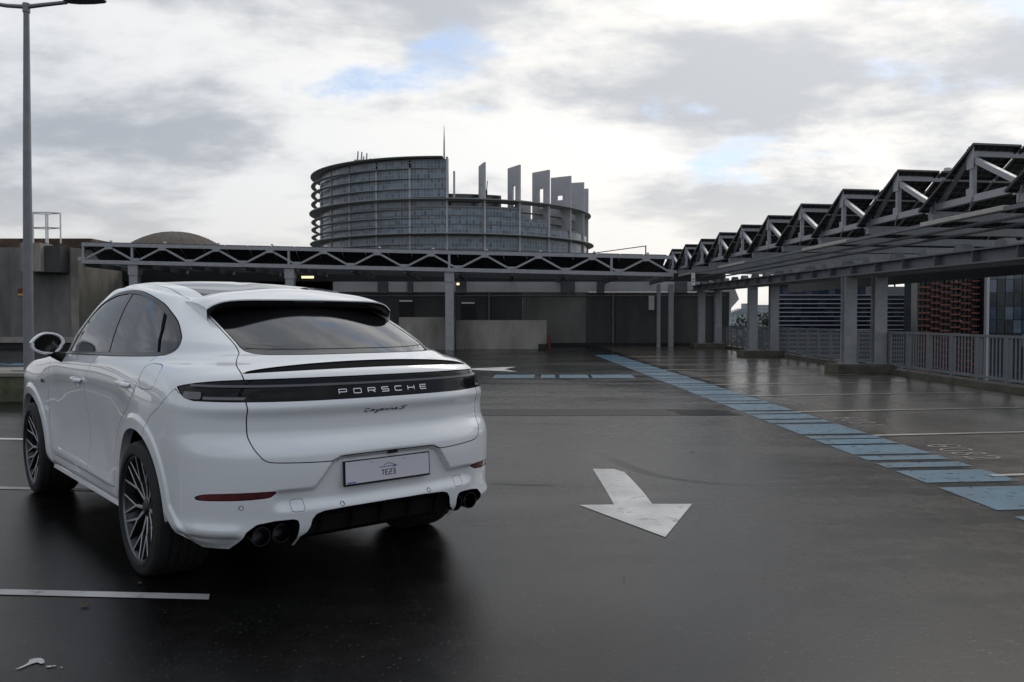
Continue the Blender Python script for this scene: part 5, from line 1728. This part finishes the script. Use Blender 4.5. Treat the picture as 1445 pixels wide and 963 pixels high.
    # ---- lettering on the light strip: squared wide capitals, chrome
    GL = {'P': [[(0, 0), (0, 1), (.9, 1), (1, .92), (1, .48), (.9, .40), (0, .40)]],
          'O': [[(.08, 0), (.92, 0), (1, .08), (1, .92), (.92, 1), (.08, 1), (0, .92), (0, .08), (.08, 0)]],
          'R': [[(0, 0), (0, 1), (.9, 1), (1, .92), (1, .50), (.9, .42), (0, .42)], [(.55, .42), (1, 0)]],
          'S': [[(1, 1), (.1, 1), (0, .92), (0, .58), (.1, .5), (.9, .5), (1, .42), (1, .08), (.9, 0), (0, 0)]],
          'C': [[(1, 1), (.1, 1), (0, .9), (0, .1), (.1, 0), (1, 0)]],
          'H': [[(0, 0), (0, 1)], [(1, 0), (1, 1)], [(0, .5), (1, .5)]],
          'E': [[(1, 1), (.1, 1), (0, .9), (0, .1), (.1, 0), (1, 0)], [(0, .5), (.92, .5)]],
          'T': [[(0, 1), (1, 1)], [(.5, 1), (.5, 0)]],
          '2': [[(0, 1), (.9, 1), (1, .9), (1, .58), (.9, .5), (.1, .5), (0, .4), (0, 0), (1, 0)]],
          '3': [[(0, 1), (.9, 1), (1, .9), (1, .1), (.9, 0), (0, 0)], [(.2, .5), (1, .5)]]}
    def onrear(off):
        def f(y, z, h):
            q, n_ = sx(y, z)
            return (q.x - off - h, y, z)
        return f
    word = 'PORSCHE'
    pitch_, wd, ht = .0832, .0425, .0225
    for i, ch in enumerate(word):
        y0 = .272 - i * pitch_
        mb = MB()
        for st in GL[ch]:
            mb.stroke([(y0 - a * wd, 1.0535 + b * ht) for a, b in st], .0042, .002, lambda y, z, h: onrear(-.002)(y, z, h))
        mb.build('letter', M['chrome'], TAIL)
    # script badge below
    scr = [[(.93, .80), (.97, .95), (.90, 1.0), (.82, .85), (.78, .5), (.81, .1), (.90, 0), (1.02, .22)],
           [(1.30, .55), (1.18, .60), (1.10, .35), (1.14, .12), (1.24, .2), (1.30, .55), (1.28, .15), (1.36, .12)],
           [(1.42, .55), (1.44, .2), (1.52, .15), (1.60, .55), (1.56, -.1), (1.48, -.42), (1.42, -.3), (1.62, .1)],
           [(1.66, .32), (1.80, .40), (1.80, .56), (1.72, .58), (1.66, .32), (1.70, .1), (1.86, .18)],
           [(1.90, .1), (1.92, .52), (1.93, .35), (2.02, .55), (2.08, .45), (2.08, .12), (2.14, .15)],
           [(2.18, .1), (2.20, .52), (2.21, .35), (2.30, .55), (2.36, .45), (2.36, .12), (2.42, .15)],
           [(2.46, .32), (2.60, .40), (2.60, .56), (2.52, .58), (2.46, .32), (2.50, .1), (2.68, .2)],
           [(3.14, .92), (3.02, 1.02), (2.88, .95), (2.86, .72), (3.0, .56), (3.06, .34), (2.98, .08), (2.84, .05), (2.74, .2)]]
    mb = MB()
    for st in scr:
        # slanted hand, spread to the badge's width
        mb.stroke([(.127 - ((a - .78) / 2.36 * .255) - .010 * (b - .3) + .004, .950 + b * .0195) for a, b in st], .0030, .0018, onrear(.001))
    mb.build('script_badge', M['dark_chrome'], TG)
    # ---- number plate in its bay
    q, n_ = sx(0, .64)
    px0 = q.x - .012
    PL = empty('number_plate', (px0, 0, .638), 0, root)
    PL.rotation_euler = (0, rad(3.0), 0)
    mb = MB(); mb.box(-.004, .012, -.266, .266, -.0655, .0655)
    mb.build('plate_frame', M['black_plastic'], PL, bevel=.003)
    mb = MB(); mb.box(-.0055, .0, -.259, .259, -.0545, .0605)
    mb.build('plate', M['plate_white'], PL)
    def onplate(y, z, h):
        return (-.0057 - h, y, z)
    def strokes(name, m, ss, w):
        mb = MB()
        for st in ss:
            mb.stroke(st, w, .0006, onplate)
        return mb.build(name, m, PL)
    for i, ch in enumerate('TE23'):
        strokes('plate_letter', M['plate_ink'], [[(.044 - i * .0225 - a * .0155, -.029 + b * .026) for a, b in st] for st in GL[ch]], .0048)
    strokes('plate_logo', M['plate_ink'], [[(.058, .0135), (.02, .0145), (-.02, .0145), (-.04, .017)], [(.03, .023), (.012, .030), (-.008, .0305), (-.025, .024), (-.044, .0165)]], .0032)
    strokes('plate_logo', M['plate_blue'], [[(-.028, .008), (-.042, .012), (-.05, .0155)]], .0055)
    strokes('plate_edge', M['plate_blue'], [[(.25, -.049), (.20, -.0485)]], .006)
    for y in (.10, -.10):
        mb = MB(); mb.lathe([(0, -.0068), (.0045, -.0068), (.005, -.0055)], 12, 'x', (0, y, .046)); mb.build('plate_screw', M['steel'], PL)
    mb = MB()
    q, _ = sx(-.02, .735)
    mb.box(q.x - .004, q.x + .03, -.05, .005, .722, .738)
    mb.build('reversing_camera', M['black_plastic'], root, bevel=.003)

    # ---- cabin
    CB = [('seat', 1.35, .38), ('seat', 1.35, -.38)]
    for nm, x, y in CB:
        st = empty('seat', (x, y, 0), 0, root)
        mb = MB(); mb.box(-.25, .28, -.25, .25, .55, .72); mb.build('seat_cushion', M['cabin'], st, bevel=.04)
        mb = MB(); mb.hexa([(-.30, -.24, .68), (-.14, -.24, .68), (-.14, .24, .68), (-.30, .24, .68), (-.52, -.20, 1.26), (-.40, -.20, 1.26), (-.40, .20, 1.26), (-.52, .20, 1.26)])
        mb.build('seat_back', M['cabin'], st, bevel=.04)
        mb = MB(); mb.box(-.53, -.42, -.13, .13, 1.27, 1.45); mb.build('headrest', M['cabin'], st, bevel=.035)
    mb = MB(); mb.hexa([(-.10, -.65, .65), (.35, -.65, .65), (.35, .65, .65), (-.10, .65, .65), (-.22, -.60, 1.20), (-.10, -.60, 1.20), (-.10, .60, 1.20), (-.22, .60, 1.20)])
    mb.build('rear_bench', M['cabin'], root, bevel=.03)
    mb = MB(); mb.box(1.95, 2.45, -.78, .78, .75, 1.13); mb.build('dashboard', M['cabin'], root, bevel=.05)
    mb = MB(); mb.lathe([(.165 + .014 * math.cos(t), .014 * math.sin(t)) for t in np.linspace(0, 6.283, 9)[:-1]], 28, 'x', (0, 0, 0), closed=True)
    mb.build('steering_wheel', M['cabin'], root, smooth=60, loc=(1.86, .38, 1.06), rot=(0, rad(-22), 0))
    mb = MB(); mb.box(-.6, 2.4, -.70, .70, .42, .50); mb.build('cabin_floor', M['car_black'], root)
    return bvh

def make_wheel(parent, loc, s):
    """s = +1 outer face towards +Y, -1 towards -Y"""
    W = empty('wheel', loc, 0 if s > 0 else math.pi, parent)
    if not WHEEL_MESH:
        mb = MB()
        prof = [(.288, -.135), (.300, -.150), (.330, -.157), (.356, -.152), (.372, -.138), (.380, -.112)]
        for gy in (-.075, -.025, .025, .075):
            prof += [(.381, gy - .007), (.374, gy - .006), (.374, gy + .006), (.381, gy + .007)]
        prof += [(.380, .112), (.372, .138), (.356, .152), (.330, .157), (.318, .158), (.316, .160), (.304, .158), (.300, .150), (.288, .135)]
        mb.lathe(prof, 72, 'y')
        WHEEL_MESH['tyre'] = (mb, 'tyre', 30)
        mb = MB()
        mb.lathe([(.290, -.13), (.270, -.10), (.258, 0), (.262, .09), (.275, .118), (.286, .132), (.294, .143), (.300, .143), (.300, .135), (.292, .128), (.29, .10), (.29, -.13)], 72, 'y')
        WHEEL_MESH['rim'] = (mb, 'rim_dark', 30)
        mb = MB(); mb.lathe([(.2865, .1345), (.2905, .1455), (.2990, .1465), (.3005, .1435)], 72, 'y')
        WHEEL_MESH['rim_lip'] = (mb, 'disc', 30)
        mb = MB(); mb.lathe([(.0, .02), (.205, .02), (.205, -.015), (.12, -.02)], 40, 'y')
        WHEEL_MESH['brake_disc'] = (mb, 'disc', 40)
        mb = MB(); mb.prism([(.13 * math.cos(a), .13 * math.sin(a)) for a in np.linspace(-.5, .5, 8)] + [(.225 * math.cos(a), .225 * math.sin(a)) for a in np.linspace(.5, -.5, 8)], 'y', .0, .055)
        WHEEL_MESH['brake_caliper'] = (mb, 'caliper', 30)
        mb = MB(); mb.lathe([(0, .112), (.03, .111), (.034, .105), (.05, .098), (.072, .094), (.078, .07), (.078, .0)], 30, 'y')
        WHEEL_MESH['hub_cap'] = (mb, 'rim_dark', 40)
        # one Y spoke (pairs of them, five times)
        def arm(mb, r0, a0, r1, a1, w0, w1, y0, y1, d=.030):
            p0 = Vector((r0 * math.cos(a0), y0, r0 * math.sin(a0))); p1 = Vector((r1 * math.cos(a1), y1, r1 * math.sin(a1)))
            dr = (p1 - p0).normalized(); sd = dr.cross(Vector((0, 1, 0))).normalized()
            dn = Vector((0, -d, 0))
            k = .62
            mb.hexa([p0 - sd * w0 + dn, p1 - sd * w1 + dn, p1 + sd * w1 + dn, p0 + sd * w0 + dn, p0 - sd * w0 * k, p1 - sd * w1 * k, p1 + sd * w1 * k, p0 + sd * w0 * k])
        for sn, nm in ((1, 'spoke_a'), (-1, 'spoke_b')):
            mb = MB(); mf = MB()
            e = sn
            segs = [(.050, rad(9 * e), .165, rad(15 * e), .020, .015, .096, .112), (.150, rad(15 * e), .289, rad(5.0 * e), .0130, .0095, .1115, .137), (.150, rad(15 * e), .289, rad(27.0 * e), .0130, .0095, .1115, .137)]
            for q in segs:
                arm(mb, *q)
                r0, a0, r1, a1, w0, w1, y0, y1 = q
                arm(mf, r0, a0, r1, a1, w0 * .62, w1 * .62, y0 + .0015, y1 + .0015, .0030)
            WHEEL_MESH[nm] = (mb, 'rim_dark', 20)
            WHEEL_MESH[nm + 'f'] = (mf, 'rim_face', 20)
        for k in list(WHEEL_MESH):
            mb, mm, sm = WHEEL_MESH[k]
            nm = {'spoke_a': 'spoke', 'spoke_b': 'spoke', 'spoke_af': 'spoke_face', 'spoke_bf': 'spoke_face'}.get(k, k)
            o = mb.build(nm, M[mm], None, smooth=sm)
            WHEEL_MESH[k] = o.data
            bpy.data.objects.remove(o)
    for k in ('tyre', 'rim', 'rim_lip', 'brake_disc', 'brake_caliper', 'hub_cap'):
        o = link(k, WHEEL_MESH[k], None, W)
        if k == 'brake_caliper':
            o.rotation_euler = (0, rad(150), 0)
    for i in range(5):
        for k in ('spoke_a', 'spoke_b'):
            o = link('spoke', WHEEL_MESH[k], None, W)
            o.rotation_euler = (0, rad(72 * i + 20), 0)
            o = link('spoke_face', WHEEL_MESH[k + 'f'], None, W)
            o.rotation_euler = (0, rad(72 * i + 20), 0)
    return W

WHEEL_MESH = {}
M = globals().get('M', {})
M.update({
    'paint': mat('car_paint', (.80, .82, .85), .28, coat=1.0, spec=.5),
    'paint_shade': mat('car_paint_cup', (.70, .72, .75), .3, coat=.6),
    'car_black': mat('car_black', (.006, .006, .006), .9, spec=.1),
    'gloss_black': mat('gloss_black', (.005, .005, .006), .2, spec=.2),
    'black_plastic': mat('black_plastic', (.006, .006, .0065), .6, spec=.25, var=.2, vscale=40),
    'lamp_black': mat('lamp_black', (.006, .006, .007), .10, spec=.22),
    'lamp_grey': mat('lamp_grey', (.11, .11, .125), .15, spec=.4),
    'lamp_rib': mat('lamp_rib', (.03, .028, .031), .2, spec=.4),
    'lamp_lens': mat('lamp_lens', (.16, .155, .17), .14, spec=.4),
    'red_lens': mat('red_lens', (.10, .006, .008), .12, coat=1.0, var=.6, vscale=14),
    'trim_grey': mat('trim_grey', (.035, .037, .040), .3, spec=.35),
    'pillar': mat('pillar', (.03, .031, .033), .2, spec=.5),
    'chrome': mat('chrome', (.72, .73, .75), .18, metal=1.0),
    'dark_chrome': mat('dark_chrome', (.10, .10, .11), .22, metal=1.0),
    'steel': mat('steel', (.45, .45, .46), .35, metal=1.0),
    'mirror': mat('mirror_glass', (.16, .17, .18), .04, metal=1.0),
    'plate_white': mat('plate_white', (.62, .61, .67), .35),
    'plate_ink': mat('plate_ink', (.03, .03, .04), .5),
    'plate_blue': mat('plate_blue', (.02, .12, .40), .5),
    'tyre': mat('tyre', (.014, .014, .015), .75, var=.25, vscale=30),
    'rim_dark': mat('rim_dark', (.045, .045, .048), .32, metal=.8),
    'rim_face': mat('rim_face', (.58, .58, .60), .3, metal=.55),
    'disc': mat('disc', (.16, .16, .17), .4, metal=1.0),
    'caliper': mat('caliper', (.03, .03, .03), .4),
    'cabin': mat('cabin', (.02, .02, .022), .6, var=.2, vscale=20),
})
def glass(name, tint, alpha):
    m, nt, b = new_mat(name)
    N_, L_ = nt.nodes, nt.links
    gl = N_.new('ShaderNodeBsdfGlossy'); gl.inputs['Roughness'].default_value = 0.01
    gl.inputs['Color'].default_value = (.95, .97, 1, 1)
    tr = N_.new('ShaderNodeBsdfTransparent'); tr.inputs['Color'].default_value = (*tint, 1)
    df = N_.new('ShaderNodeBsdfDiffuse'); df.inputs['Color'].default_value = (.012, .012, .014, 1)
    m1 = N_.new('ShaderNodeMixShader'); m1.inputs[0].default_value = alpha
    L_.new(tr.outputs[0], m1.inputs[1]); L_.new(df.outputs[0], m1.inputs[2])
    fr = N_.new('ShaderNodeFresnel'); fr.inputs['IOR'].default_value = 1.75
    m2 = N_.new('ShaderNodeMixShader')
    L_.new(fr.outputs[0], m2.inputs[0]); L_.new(m1.outputs[0], m2.inputs[1]); L_.new(gl.outputs[0], m2.inputs[2])
    L_.new(m2.outputs[0], N_['Material Output'].inputs[0])
    N_.remove(b)
    return m
M['glass_dark'] = glass('glass_dark', (.10, .10, .11), .55)
M['glass_clear'] = glass('glass_clear', (.36, .40, .39), .15)
M['glass_roof'] = glass('glass_roof', (.05, .05, .05), .9)

CAR = tag(empty('car', (-1.353, 5.297, 0.0), 2.270),
          'white coupe-style SUV parked at an angle, seen from its left rear', 'car')
car_bvh = make_car(CAR)
for x in (0.0, 2.895):
    for s in (1, -1):
        make_wheel(CAR, (x, s * (.83 if x == 0 else .825), .378), s)
